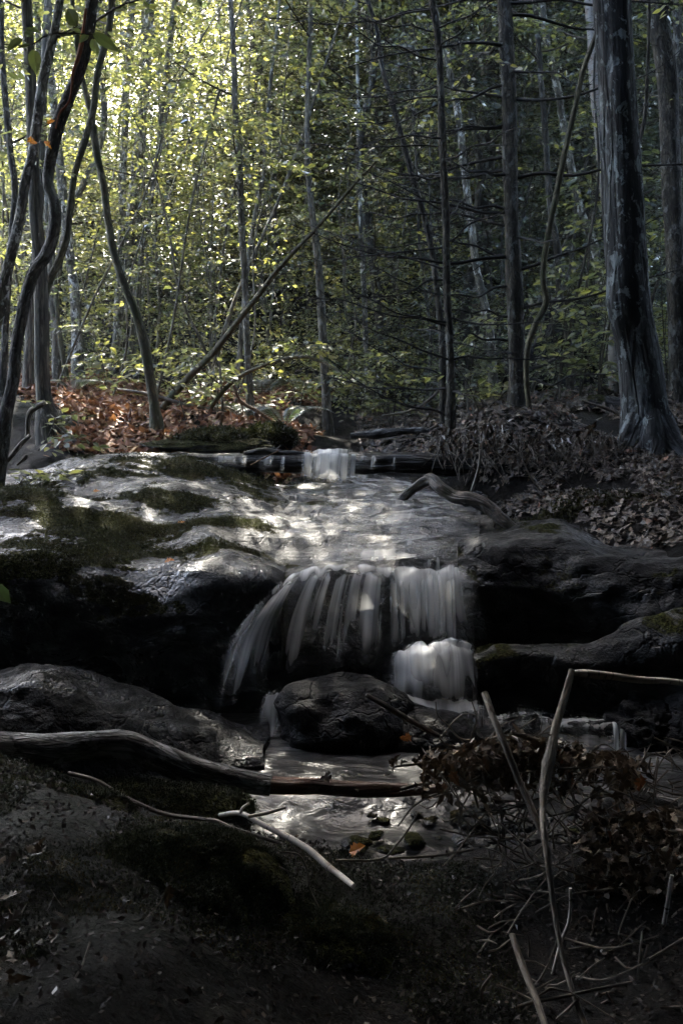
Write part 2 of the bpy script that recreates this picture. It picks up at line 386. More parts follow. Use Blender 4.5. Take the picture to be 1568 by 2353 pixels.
M['litter_dark'] = leaf_mat('rotten_leaf', [(0, (.006, .0045, .003)), (.6, (.016, .011, .007)), (.92, (.035, .025, .016)), (1, (.09, .07, .05))], [(0, (.01, .006, .003)), (1, (.02, .012, .006))], .1, .06, .6)
M['moss'] = leaf_mat('moss_tuft', [(0, (.012, .010, .003)), (.6, (.034, .030, .008)), (1, (.065, .056, .016))], [(0, (.012, .015, .004)), (1, (.03, .035, .01))], .25, .02, .7)
M['orange_leaf'] = leaf_mat('autumn_leaf', [(0, (.42, .13, .02)), (1, (.5, .2, .03))], [(0, (.6, .2, .02)), (1, (.7, .3, .04))], .4, .1, .5)
M['yellow_leaf'] = leaf_mat('fresh_leaf', [(0, (.09, .12, .035)), (1, (.13, .15, .06))], [(0, (.2, .26, .04)), (1, (.3, .33, .06))], .5, .16, .4)
M['leafbig'] = leaf_mat('veined_leaf', [(0, (.05, .065, .028)), (1, (.085, .10, .05))], [(0, (.06, .085, .018)), (1, (.13, .16, .035))], .45, .16, .4)
M['twig'] = bark_mat('twig_bark', (0.032, 0.026, 0.019), (0.089, 0.076, 0.056), scale=60, bmp=.001)
M['barkgrey'] = bark_mat('grey_bark', (0.050, 0.043, 0.030), (0.232, 0.203, 0.146), (.26, .25, .22), .75, 22, .22, .012)
M['barkmott'] = bark_mat('mottled_bark', (0.044, 0.039, 0.029), (0.252, 0.227, 0.171), (.52, .50, .45), 1., 16, .5, .012)
M['barkolive'] = bark_mat('olive_bark', (0.044, 0.037, 0.021), (0.151, 0.133, 0.072), (.16, .15, .11), .4, 26, .3, .006, moss=(.035, .04, .015))
M['barkdark'] = bark_mat('dark_bark', (0.019, 0.016, 0.011), (0.105, 0.090, 0.067), (.2, .2, .18), .6, 26, .3, .014)
M['barkstripe'] = bark_mat('furrowed_bark', (0.038, 0.033, 0.025), (0.208, 0.185, 0.140), None, 0, 42, .06, .012)
M['barkbig'] = bark_mat('maple_bark', (.004, .004, .004), (.10, .105, .105), (.21, .235, .235), .8, 9.5, .13, .035)
M['logbark'] = bark_mat('weathered_log_bark', (.03, .028, .026), (.28, .275, .26), (.42, .42, .41), .6, 34, .22, .016)
M['birch'] = birch_mat('birch_bark')
M['birchpale'] = birch_mat('white_birch_bark', 2.4)
M['wetlog'] = bark_mat('wet_black_wood', (.008, .007, .006), (.03, .026, .022), None, 0, 30, .08, .010, rough=.28)
M['redwood'] = bark_mat('bare_red_wood', (.05, .022, .013), (.17, .075, .042), (.25, .2, .16), .5, 30, .06, .006, rough=.5)
M['orangewood'] = bark_mat('exposed_orange_wood', (.16, .04, .012), (.36, .12, .04), None, 0, 30, .1, .006)
M['drift'] = bark_mat('driftwood', (.016, .013, .010), (.09, .07, .05), (.2, .15, .11), .4, 40, .1, .010, moss=(.03, .03, .01), rough=.45)
M['stick'] = bark_mat('dead_stick', (.07, .06, .048), (.26, .225, .18), (.09, .06, .04), .6, 40, .25, .004)
M['stickpale'] = bark_mat('bleached_stick', (.09, .08, .065), (.27, .24, .195), (.12, .09, .06), .6, 40, .2, .003)
M['stickred'] = bark_mat('russet_branch', (.09, .045, .022), (.27, .15, .08), (.3, .22, .15), .5, 40, .3, .003)
M['cutwood'] = bark_mat('cut_wood', (.2, .16, .11), (.36, .3, .22), None, 0, 40, .3, .002)
M['soil'] = soil_mat()
M['slab'] = rock_mat('wet_mossy_rock', base=(.014, .014, .015), wet=.08, bmp=.026, mask=True, fine=2.2, spec=.8)
M['rockdark'] = rock_mat('black_wet_rock', base=(.003, .003, .0033), wet=.5, moss_amt=0, bmp=.03, spec=.2)
M['rockgrey'] = rock_mat('damp_grey_rock', base=(.008, .0082, .0085), wet=.36, moss_amt=.35, bmp=.03, spec=.3)
M['rockmoss'] = rock_mat('moss_covered_rock', base=(.014, .014, .013), wet=.5, moss_amt=1.5, up=.35, bmp=.02)
M['silk'] = silk_mat('falling_water', sx=24., lo=.26, hi=.60, white=.94)
M['veil'] = silk_mat('thin_falling_water', sx=20., sy=.5, lo=.38, hi=.68, amax=.95, white=.94)
M['sheet'] = silk_mat('sliding_water', sx=20., sy=1.6, lo=.42, hi=.68, amax=.9, cross=.5, white=.74, tint=(1, .98, .94))
M['mist'] = silk_mat('foaming_water', sx=18., sy=1.5, lo=.2, hi=.8, amax=.8, amin=.15)
M['pool'] = pool_mat()

# ------------------------------------------------------------------ ground
ctrl = []
def cp(*a): ctrl.append(P(*a))
for a in [(100, 1800, 2.5), (-250, 1800, 2.5), (330, 1930, 2.2), (330, 2060, 1.9), (330, 2200, 1.6), (100, 2352, 1.35), (-100, 2100, 1.7), (600, 2030, 2.2), (700, 2352, 1.7),
          (800, 2080, 2.2), (480, 1880, 2.85), (900, 1975, 2.75), (1100, 1965, 2.85), (1200, 2200, 2.2), (1200, 2352, 1.9), (1500, 2000, 2.6), (1500, 2300, 2.0), (1560, 1900, 2.9), (250, 1850, 2.75), (100, 1765, 3.0), (-200, 1750, 3.1),
          (0, 1090, 6.5), (-250, 1070, 6.5), (40, 1030, 6.5), (130, 1000, 6.9), (250, 1040, 6.7), (420, 1040, 6.65), (300, 990, 7.6), (112, 968, 7.2), (100, 930, 8.3), (360, 996, 7.5), (370, 945, 9), (250, 900, 10.5), (480, 965, 8.3),
          (560, 1010, 7.3), (650, 1020, 7.2), (180, 870, 11), (272, 842, 13.5), (600, 935, 10), (500, 890, 12), (750, 1004, 9), (850, 952, 11), (950, 965, 9.5), (940, 1020, 7.3),
          (1070, 985, 6.6), (1190, 960, 7.2), (1300, 932, 8), (1400, 920, 8), (1311, 908, 9.5), (1480, 1010, 6.6), (1560, 1000, 6.8), (1750, 985, 7),
          (1150, 1120, 6.0), (1250, 1120, 5.9), (1350, 1120, 5.8), (1480, 1090, 5.75), (1300, 1180, 5.3), (1450, 1150, 5.35), (1560, 1125, 5.4), (1570, 1210, 4.95), (1750, 1150, 5.0), (1420, 1240, 4.9), (1520, 1320, 4.5), (1700, 1350, 4.4), (1800, 1600, 3.9)]: cp(*a)
for a in [(0, 3.5, -.2), (.6, 3.5, -.2), (1.1, 3.6, -.2), (-.35, 3.3, -.14), (.1, 3.15, -.14), (1.0, 3.2, -.08), (1.9, 3.5, .1), (0, 4.3, -.15), (-1.5, 4.4, .1), (1, 4.4, -.05), (2.4, 4.4, .45), (-2.6, 4.4, .35), (-1.4, 3.7, .0), (-2.6, 3.7, .2),
          (-1.5, 5.4, .45), (0, 5.4, .4), (.75, 5.4, .45), (-2.6, 5.4, .6), (1.15, 4.8, .4), (0, 6.5, .72), (.5, 6.5, .72), (-.7, 6.4, .75), (0, 7.0, .97), (-2, 0, .55), (0, .4, .4), (2, 0, .4), (0, -4, 1.1), (-5, 1, .9), (5, 1, .9), (5, 5, 1.2), (-5, 5, 1.2),
          (-6, 9, 1.6), (6, 9, 1.7), (-6, -5, 1.6), (6, -5, 1.6), (-7, 14, 1.9), (0, 14, 1.6), (7, 14, 2.2), (-8, 20, 2.9), (0, 20, 2.6), (8, 20, 3.4)]: ctrl.append(np.array(a, float))
ctrl = np.array(ctrl)
def _tps(r2): return r2 * np.log(r2 + 1e-9)
_n = len(ctrl)
_A = np.zeros((_n + 3, _n + 3)); _d2 = ((ctrl[:, None, :2] - ctrl[None, :, :2]) ** 2).sum(-1)
_A[:_n, :_n] = _tps(_d2) + np.eye(_n) * .004
_A[:_n, _n] = 1; _A[:_n, _n + 1:] = ctrl[:, :2]; _A[_n:, :_n] = _A[:_n, _n:].T
_w = np.linalg.solve(_A, np.concatenate([ctrl[:, 2], np.zeros(3)]))
def far_h(x, y):
    side = smooth(-6, 10, x)
    return 2.6 + np.maximum(y - 18, 0) * (.12 + .34 * side) + 1.2 * fbm(np.stack([x * .06, y * .06, 0 * x], -1), 2)
def Hraw(x, y):
    x = np.asarray(x, float); y = np.asarray(y, float); sh = x.shape; x = x.ravel(); y = y.ravel()
    out = np.empty(len(x))
    for s in range(0, len(x), 20000):
        e = slice(s, s + 20000); xx = np.clip(x[e], -9, 9); yy = np.clip(y[e], -7, 22)
        d2 = (xx[:, None] - ctrl[None, :, 0]) ** 2 + (yy[:, None] - ctrl[None, :, 1]) ** 2
        near = _tps(d2) @ _w[:_n] + _w[_n] + _w[_n + 1] * xx + _w[_n + 2] * yy
        f = smooth(14, 21, y[e]); bk = np.minimum(np.maximum(-y[e] - 2.0, 0) * .9, 9) + np.maximum(abs(x[e]) - 9, 0) * .05  # bk: unseen bank raised behind the camera to block light from there
        out[e] = near * (1 - f) + far_h(x[e], y[e]) * f + bk
    return out.reshape(sh)
def H(x, y):
    x = np.asarray(x, float); y = np.asarray(y, float)
    p = np.stack([x, y, 0 * x], -1)
    amp = .05 * smooth(1.5, 6.8, y) + .02
    return Hraw(x, y) + amp * fbm(p * 1.7, 3) + .014 * fbm(p * 7, 2)
gx = np.concatenate([np.linspace(-90, -12, 22), np.linspace(-11, -4.2, 34), np.arange(-4, 4.01, .055), np.linspace(4.2, 11, 34), np.linspace(12, 90, 22)])
gy = np.concatenate([np.linspace(-40, -2, 26), np.linspace(-1.8, .6, 20), np.arange(.7, 10, .06), np.linspace(10.1, 24, 70), np.linspace(25, 110, 40)])
X, Y = np.meshgrid(gx, gy)
mb = MB(); mb.add(np.stack([X, Y, H(X, Y)], -1), grid_faces(len(gy), len(gx)), 0, smo=True)
tag(mb.build('ground', M['soil']), kind='structure')

# ------------------------------------------------------------------ bedrock and boulders
def rock_sheet(name, curves, nu, nv, mat, amp, label, cat, freq=2.2, thick=.6, ridge=.0, mossy=None):
    G = loft(curves, nu, nv); n = gnormals(G)
    d = amp * (fbm(G * freq, 5, .52))
    if ridge: d = d + ridge * (1 - 2 * np.abs(fbm(G * np.array([1.3, 2.6, 3.4]) + 5, 4, .5)))
    G = G + n * d[..., None]
    ed = None if mossy is None else mossy(G, gnormals(G))
    mb = MB(); mb.add(G, grid_faces(nv, nu), 0, smo=True, ed=ed)
    # back and sides go down into the ground so it is a body
    edge = np.concatenate([G[0], G[1:, -1], G[-1, -2::-1], G[-2:0:-1, 0]]); low = edge.copy(); low[:, 2] = np.minimum(low[:, 2] - thick, -.3)
    m = len(edge); k = np.arange(m); k2 = (k + 1) % m
    mb.add(np.vstack([edge, low]), np.stack([k, k + m, k2 + m, k2], -1), 0, smo=True)
    o = mb.build(name, mat, origin=(G[..., 0].mean(), G[..., 1].mean(), G[..., 2].min()))
    if mossy is not None:
        k = np.flatnonzero(ed.ravel() > .55); k = rng.choice(k, 60000); mb = MB(); moss_on(mb, G.reshape(-1, 3)[k] + rng.normal(0, .006, (len(k), 3)), gnormals(G).reshape(-1, 3)[k], len(k), .010)
        mb.build('moss', M['moss'], o)
    return tag(o, label, cat), G
def moss_on(mb, pts, nrm, n, size, rnd_lo=0., rnd_hi=1.):
    k = rng.integers(0, len(pts), n); b = pts[k] + rng.normal(0, size * .6, (n, 3)); nn = nrm[k]
    d = nn + rng.normal(0, .7, (n, 3)); q = rng.normal(0, 1, (n, 3))
    rr = np.clip(.5 + .5 * fbm(b * 9, 3) + rng.normal(0, .2, n), 0, 1) * (rnd_hi - rnd_lo) + rnd_lo
    leaves(mb, b, d, q, size * rng.uniform(.5, 1.3, n), size * .5, shape=4, rnd=rr)
def slab_moss(G, n):
    q = G * np.array([2.4, 5.2, 7.]); q = q + .5 * np.stack([fbm(G * 2 + 3, 2), fbm(G * 2 + 8, 2), 0 * G[..., 0]], -1)
    m = .5 + .75 * fbm(q, 5, .6) + .08
    return np.clip(m * smooth(.15, .5, n[..., 2]) * (1 - .7 * smooth(-.65, -.2, G[..., 0])), 0, 1)

LB = [[(-260, 1110, 6.8), (90, 1095, 6.75), (190, 1075, 6.75), (300, 1068, 6.7), (420, 1078, 6.6), (560, 1105, 6.5), (745, 1165, 6.3)],
      [(-260, 1108, 6.3), (90, 1076, 6.35), (190, 1047, 6.35), (300, 1042, 6.3), (420, 1055, 6.2), (560, 1088, 6.1), (745, 1160, 5.95)],
      [(-260, 1125, 5.8), (90, 1112, 5.85), (190, 1080, 5.9), (330, 1072, 5.9), (450, 1092, 5.8), (580, 1128, 5.7), (745, 1195, 5.6)],
      [(-260, 1128, 5.45), (60, 1122, 5.5), (190, 1142, 5.5), (330, 1118, 5.55), (450, 1135, 5.45), (600, 1168, 5.4), (745, 1225, 5.35)],
      [(-260, 1160, 5.1), (60, 1132, 5.2), (230, 1158, 5.15), (350, 1195, 5.1), (480, 1192, 5.1), (610, 1205, 5.05), (745, 1260, 5.05)],
      [(-260, 1225, 4.85), (60, 1185, 4.95), (200, 1190, 4.95), (340, 1232, 4.92), (460, 1203, 4.9), (550, 1232, 4.85), (725, 1310, 4.8)],
      [(-260, 1275, 4.5), (60, 1262, 4.55), (215, 1278, 4.55), (400, 1275, 4.6), (480, 1250, 4.6), (570, 1285, 4.5), (672, 1330, 4.5)],
      [(-260, 1300, 4.3), (60, 1278, 4.4), (230, 1296, 4.42), (420, 1303, 4.38), (530, 1327, 4.33), (600, 1322, 4.38), (655, 1365, 4.4)],
      [(-260, 1400, 4.2), (60, 1360, 4.3), (230, 1380, 4.33), (420, 1390, 4.3), (530, 1400, 4.3), (600, 1400, 4.36), (640, 1420, 4.42)],
      [(-260, 1700, 4.0), (60, 1700, 4.25), (230, 1720, 4.25), (420, 1740, 4.25), (530, 1740, 4.25), (600, 1740, 4.35), (640, 1740, 4.45)]]
rock_sheet('bedrock', LB, 240, 230, M['slab'], .016, 'broad wet bedrock slab with olive moss patches left of the cascade', 'rock', 2.0, ridge=.014, mossy=slab_moss)
CS = [[(560, 1110, 6.55), (700, 1118, 6.55), (830, 1120, 6.55), (950, 1122, 6.5), (1120, 1130, 6.45)],
      [(560, 1112, 6.2), (700, 1116, 6.25), (830, 1116, 6.25), (950, 1120, 6.2), (1120, 1136, 6.1)],
      [(580, 1180, 5.45), (720, 1175, 5.5), (830, 1165, 5.55), (950, 1168, 5.5), (1100, 1190, 5.4)],
      [(610, 1240, 4.95), (720, 1238, 4.95), (850, 1232, 5.0), (950, 1230, 5.0), (1100, 1232, 4.95)],
      [(625, 1290, 4.6), (720, 1285, 4.62), (850, 1278, 4.65), (950, 1265, 4.75), (1090, 1262, 4.75)],
      [(640, 1355, 4.4), (700, 1325, 4.42), (780, 1313, 4.44), (880, 1318, 4.42), (950, 1298, 4.58), (1070, 1292, 4.6)],
      [(600, 1420, 4.42), (690, 1390, 4.42), (780, 1370, 4.42), (880, 1375, 4.42), (950, 1360, 4.5), (1080, 1350, 4.52)],
      [(560, 1560, 4.4), (690, 1560, 4.4), (780, 1560, 4.4), (880, 1560, 4.35), (950, 1500, 4.4), (1090, 1470, 4.45)],
      [(560, 1760, 4.3), (690, 1760, 4.3), (780, 1760, 4.3), (880, 1740, 4.2), (950, 1740, 4.2), (1110, 1740, 4.2)]]
M['bed'] = rock_mat('stream_bed_rock', base=(.016, .016, .016), wet=.18, moss_amt=.1, bmp=.035)
_, CG = rock_sheet('cascade_rock', CS, 150, 200, M['bed'], .012, 'dark stepped rock under the veil of the cascade', 'rock', 3., ridge=.014)
RS = [[(1060, 1200, 5.5), (1160, 1195, 5.6), (1260, 1190, 5.5), (1400, 1200, 5.4), (1700, 1190, 5.3)],
      [(1055, 1240, 4.95), (1160, 1222, 5.0), (1260, 1215, 5.0), (1400, 1240, 4.9), (1700, 1240, 4.7)],
      [(1050, 1290, 4.58), (1160, 1268, 4.6), (1260, 1262, 4.62), (1400, 1290, 4.5), (1700, 1300, 4.4)],
      [(1055, 1340, 4.5), (1160, 1320, 4.52), (1260, 1315, 4.52), (1400, 1340, 4.42), (1700, 1360, 4.3)],
      [(1080, 1460, 4.5), (1160, 1440, 4.5), (1260, 1440, 4.48), (1400, 1450, 4.38), (1700, 1470, 4.2)],
      [(1100, 1720, 4.4), (1200, 1720, 4.4), (1300, 1720, 4.4), (1450, 1720, 4.3), (1750, 1720, 4.1)]]
rock_sheet('rock_ledge', RS, 150, 130, M['rockgrey'], .03, 'dark rock wall right of the cascade with a wet top', 'rock', 2.8, ridge=.025)
LS = [[(1090, 1475, 4.35), (1160, 1462, 4.4), (1250, 1475, 4.35), (1380, 1470, 4.3), (1520, 1440, 4.25), (1750, 1420, 4.1)],
      [(1085, 1500, 4.1), (1140, 1470, 4.15), (1250, 1480, 4.1), (1380, 1472, 4.05), (1500, 1418, 4.05), (1750, 1400, 3.9)],
      [(1095, 1530, 4.03), (1150, 1510, 4.04), (1250, 1510, 4.02), (1380, 1515, 3.98), (1500, 1475, 3.95), (1750, 1470, 3.8)],
      [(1110, 1620, 4.05), (1160, 1620, 4.05), (1250, 1620, 4.05), (1400, 1625, 4.0), (1520, 1620, 3.95), (1750, 1640, 3.7)],
      [(1110, 1760, 4.05), (1160, 1760, 4.05), (1250, 1760, 4.05), (1400, 1760, 4.0), (1520, 1760, 3.95), (1750, 1800, 3.7)]]
rock_sheet('rock_shelf', LS, 130, 90, M['rockgrey'], .025, 'low dark shelf of rock with a shiny wet rim behind the broken branch', 'rock', 3., ridge=.02)
# left low slab, near the log
LL_ = [[(-250, 1560, 4.15), (0, 1545, 4.15), (100, 1548, 4.15), (250, 1580, 4.1), (400, 1620, 4.05), (520, 1660, 4.0), (610, 1700, 3.9)],
       [(-250, 1535, 3.9), (0, 1532, 3.85), (100, 1535, 3.85), (250, 1572, 3.85), (400, 1612, 3.85), (520, 1655, 3.85), (612, 1702, 3.82)],
       [(-250, 1560, 3.6), (0, 1548, 3.6), (130, 1570, 3.62), (260, 1625, 3.62), (400, 1655, 3.68), (520, 1678, 3.7), (608, 1708, 3.74)],
       [(-250, 1640, 3.45), (0, 1600, 3.5), (150, 1620, 3.52), (280, 1650, 3.52), (400, 1680, 3.58), (520, 1702, 3.62), (603, 1718, 3.68)],
       [(-250, 1760, 3.3), (0, 1720, 3.4), (150, 1720, 3.42), (280, 1735, 3.44), (400, 1745, 3.5), (520, 1745, 3.55), (598, 1742, 3.62)],
       [(-250, 1850, 3.25), (0, 1850, 3.3), (150, 1850, 3.35), (280, 1850, 3.4), (400, 1830, 3.45), (520, 1800, 3.5), (598, 1790, 3.58)]]
M['rockslate'] = rock_mat('wet_slate', base=(.004, .0042, .0044), wet=.22, moss_amt=0, bmp=.05, fine=1.6, spec=.22)
rock_sheet('slate_rock', LL_, 150, 110, M['rockslate'], .02, 'low wet slate ledge sloping to the pool above the grey log', 'rock', 4., ridge=.03)

def boulder(name, c, r, mat, label, seed, amp=.22, freq=1.3, rot=0., flat=0., sub=5, cat='rock', **kw):
    import bmesh
    bm = bmesh.new(); bmesh.ops.create_icosphere(bm, subdivisions=sub, radius=1.)
    V = np.array([v.co[:] for v in bm.verts]); F = np.array([[v.index for v in f.verts] for f in bm.faces]); bm.free()
    p = V * (1 + amp * fbm(V * freq + seed, 5, .5))[:, None]
    p[:, 2] = np.where(p[:, 2] > 0, p[:, 2] * (1 - flat * .3), p[:, 2])
    p = p * np.asarray(r); cr, sr = math.cos(rot), math.sin(rot)
    p = np.stack([p[:, 0] * cr - p[:, 1] * sr, p[:, 0] * sr + p[:, 1] * cr, p[:, 2]], -1) + np.asarray(c)
    mb = MB(); mb.add(p, F, 0, smo=True); o = mb.build(name, mat, origin=c)
    return tag(o, label, cat, **kw), p, F
c = P(790, 1665, 3.95); boulder('boulder', c, (.30, .22, .20), M['rockdark'], 'black boulder in the pool at the foot of the cascade', 3.1, .16, 1.2)
c = P(960, 1690, 3.95); boulder('boulder', c, (.26, .2, .115), M['rockdark'], 'low black rock right of the big boulder, under the white water', 8.4, .16, 1.2)
c = P(1290, 1700, 4.1); boulder('boulder', c, (.42, .26, .13), M['rockdark'], 'dark rounded ledge stone covered by thin water on the right', 21.4, .12, 1.4)
c = P(1485, 1672, 3.9); boulder('boulder', c, (.16, .15, .11), M['rockdark'], 'knobbly wet stone beside the thin trickle on the right', 14.2, .3, 2.)
c = P(1590, 1690, 3.9); boulder('boulder', c, (.2, .2, .17), M['rockdark'], 'dark wet stone at the right edge of the pool', 33.2, .25, 1.5)
c = P(1320, 830, 11.5); boulder('boulder', c, (.42, .5, .62), M['rockdark'], 'tall black boulder in the shade behind the leafy saplings', 5.5, .3, 1.2)
c = P(1215, 850, 11.); boulder('boulder', c, (.35, .4, .35), M['rockdark'], 'squat black boulder beside the dark conifer trunk', 45.5, .3, 1.2)
c = P(1385, 940, 7.6); boulder('boulder', c, (.26, .2, .10), M['rockgrey'], 'small grey stone half buried in leaves beside the big tree', 15.5, .2, 1.2)
c = P(480, 1025, 6.8); boulder('boulder', c, (.45, .22, .06), M['rockmoss'], 'flat moss edged stone behind the log dam', 25.5, .2, 1.2)

# ------------------------------------------------------------------ moss
def moss_mound(c, r, label, seed, n=26000, size=.011, rot=0., amp=.16):
    o, p, F = boulder('mossy_boulder', c, r, M['rockmoss'], label, seed, amp, 1.2, rot, sub=6, cat='mossy rock')
    fn = np.cross(p[F[:, 1]] - p[F[:, 0]], p[F[:, 2]] - p[F[:, 0]]); fn = unit(fn); ce = p[F].mean(1)
    ok = (fn[:, 2] > -.05) & (ce[:, 2] > H(ce[:, 0], ce[:, 1]) - .03)
    ar = np.linalg.norm(np.cross(p[F[:, 1]] - p[F[:, 0]], p[F[:, 2]] - p[F[:, 0]]), axis=1) * ok
    w = rng.random((len(F), 3)); w /= w.sum(1)[:, None]; pts = (p[F] * w[..., None]).sum(1)
    sel = rng.choice(len(F), n, p=ar / ar.sum())
    sel = sel[fbm(pts[sel] * 11 + seed, 3) > -.35]
    mb = MB(); moss_on(mb, pts[sel], fn[sel], len(sel), size); m = mb.build('moss', M['moss' if c[1] > 4 else 'mossgrey'], o)
    return o
def zat(u, v, d, z): q = P(u, v, d); q[2] = z; return q
c = zat(345, 2000, 2.12, .245); moss_mound(c, (.30, .27, .165), 'dome of dark green cushion moss in the foreground', 4.2, 60000, .0075, amp=.14)
c = zat(590, 2060, 2.05, .16); moss_mound(c, (.30, .22, .10), 'low mossy hump right of the moss dome', 19.2, 30000, .0075, amp=.18)
c = zat(60, 1870, 2.45, .24); moss_mound(c, (.30, .26, .125), 'mossy hump at the left edge in front of the grey log', 9.2, 40000, .0075, amp=.16)
c = zat(330, 1800, 2.9, .10); moss_mound(c, (.34, .2, .11), 'mossy rock under the middle of the grey log', 29.2, 22000, .008, amp=.18)
c = P(500, 1030, 6.9); moss_mound(c, (.34, .25, .13), 'bright green moss cushion on the bank behind the log dam', 39.2, 12000, .02)
c = P(625, 1010, 7.1); moss_mound(c, (.17, .2, .10), 'small moss cushion near the russet fallen branch', 49.2, 6000, .02)

def ground_moss(x, y, n, size, label):
    mb = MB(); z = H(x, y); pts = np.stack([x, y, z], -1); moss_on(mb, pts, np.tile([0, 0, 1.], (len(x), 1)), n, size); return tag(mb.build('moss', M['moss' if y.mean() > 4 else 'mossgrey'], None), label, 'moss', kind='stuff')
def moss_zone(n, x0, x1, y0, y1, thr, fr, seed):
    x = rng.uniform(x0, x1, n); y = rng.uniform(y0, y1, n); k = vnoise(np.stack([x * fr, y * fr, 0 * x + seed], -1)) > thr; return x[k], y[k]
x, y = moss_zone(90000, -1.5, .4, 1.5, 3.05, -.25, 3.1, 3); ground_moss(x, y, 60000, .008, 'dark moss growing over the near left bank')
x, y = moss_zone(60000, .95, 2.4, 4.55, 5.5, -.15, 2., 7); ground_moss(x, y, 24000, .018, 'moss and short grass on the right bank above the rock ledge')
x, y = moss_zone(60000, -3.2, .1, 6.4, 7.4, .12, 2., 12); ground_moss(x, y, 12000, .018, 'moss along the edge of the left bank')
# ------------------------------------------------------------------ water
def ribbon(mb, curves, nu, nv, edge=.18, fade=(.06, .12), seed=None, off=.0, wob=0., mat=0, fx=1., amp=1.):
    """curves run across the flow (left to right), listed from top to bottom."""
    G = loft(curves, nu, nv); n = gnormals(G)
    if G[..., 2].ptp() > .2: n = np.where((n[..., 1:2] > 0), -n, n)
    sd = rng.random() * 40 if seed is None else seed
    if wob: G = G + n * (wob * fbm(np.stack([G[..., 0] * 12 + sd, G[..., 1] * 4, G[..., 2] * 3], -1), 3))[..., None]
    G = G + n * off
    W = np.linalg.norm(G[:, -1] - G[:, 0], axis=1).mean(); Ln = np.linalg.norm(np.diff(G[:, nu // 2], axis=0), axis=1); T = np.concatenate([[0], np.cumsum(Ln)])
    s = np.linspace(0, 1, nu)[None] * np.ones((nv, 1)); t = np.linspace(0, 1, nv)[:, None] * np.ones((1, nu))
    jt = fade[1] * .5 * (.6 + .9 * vnoise(np.stack([s * W * 30 + sd, 0 * s, 0 * s], -1))); ju = fade[0] * (.5 + .9 * vnoise(np.stack([s * W * 30 + sd + 9, 0 * s, 0 * s], -1)))
    ed = smooth(0, edge, s) * smooth(0, edge, 1 - s) * (smooth(0, fade[0], t - np.maximum(ju, 0)) if fade[0] else 1) * (smooth(0, fade[1], 1 - t - np.maximum(jt, 0)) if fade[1] else 1)
    ed = ed * amp
    vec = np.stack([s * W * fx + sd, T[:, None] * np.ones((1, nu)), np.full((nv, nu), sd)], -1)
    mb.add(G, grid_faces(nv, nu), mat, vec=vec, ed=ed, smo=True)
    return G
def strand(mb, pts, w, nv=40, **k):
    """narrow falling ribbon: centre pts (u, v, dist), width px."""
    w = np.broadcast_to(w, (len(pts),))
    cur = [[(u - a / 2, v, d + .015), (u - a / 4, v, d), (u + a / 4, v, d), (u + a / 2, v, d + .015)] for (u, v, d), a in zip(pts, w)]
    ribbon(mb, cur, 14, nv, **k)
def water(mb, name, mats): return tag(mb.build(name, mats), kind='structure')

mb = MB()   # upper fall over the log
ribbon(mb, [[(690, 1034, 6.22), (760, 1030, 6.22), (822, 1032, 6.22)], [(692, 1046, 6.12), (760, 1040, 6.12), (820, 1042, 6.12)], [(690, 1065, 6.09), (755, 1062, 6.09), (814, 1064, 6.09)], [(690, 1112, 6.05), (752, 1114, 6.05), (806, 1114, 6.05)]], 60, 40, edge=.42, fade=(.05, .2), seed=3, wob=.012)
for k, (u, w) in enumerate([(708, 24), (730, 16), (768, 28), (792, 22), (812, 14)]):
    strand(mb, [(u, 1036, 6.15), (u, 1048, 6.09), (u - 2, 1075, 6.07), (u - 4, 1114, 6.04)], w * 1.3, seed=5 + k, edge=.5, fade=(.1, .2), amp=.6)
for u, w, e in [(520, 46, 1082), (560, 14, 1090), (613, 26, 1100), (650, 8, 1105), (858, 10, 1112), (835, 20, 1110), (905, 5, 1110)]:
    strand(mb, [(u, 1044, 6.12), (u, 1052, 6.09), (u - 2, 1068, 6.08), (u - 4, e, 6.06)], w * 1.4, seed=u, edge=.45, fade=(.15, .4), amp=.45)
water(mb, 'water', M['silk'])['label'] = 'white water spilling over the log dam'
mb = MB()   # sliding sheet over the cascade rock
rows = [[(640, 1112, 6.2), (760, 1106, 6.2), (900, 1112, 6.2), (985, 1124, 6.15)],
        [(628, 1150, 5.75), (760, 1140, 5.8), (900, 1138, 5.8), (1040, 1155, 5.7)],
        [(620, 1195, 5.3), (740, 1188, 5.33), (900, 1180, 5.38), (1078, 1195, 5.3)],
        [(625, 1240, 4.95), (740, 1232, 4.95), (900, 1226, 5.0), (1085, 1230, 4.95)],
        [(650, 1290, 4.6), (740, 1276, 4.62), (900, 1268, 4.66), (1080, 1262, 4.74)],
        [(652, 1342, 4.39), (740, 1308, 4.41), (900, 1306, 4.42), (1060, 1288, 4.57)]]
ribbon(mb, rows, 120, 120, edge=.25, fade=(.03, .0), seed=2, off=.03, amp=.55)
ribbon(mb, [[(725, 1106, 6.18), (850, 1108, 6.18), (985, 1122, 6.13)], [(800, 1165, 5.5), (920, 1160, 5.55), (1070, 1180, 5.4)], [(785, 1232, 4.95), (910, 1226, 4.98), (1078, 1230, 4.93)], [(735, 1285, 4.55), (880, 1275, 4.6), (1070, 1266, 4.68)], [(700, 1316, 4.38), (880, 1308, 4.4), (1055, 1288, 4.55)]], 100, 100, edge=.3, fade=(.02, .0), seed=12, off=.045)
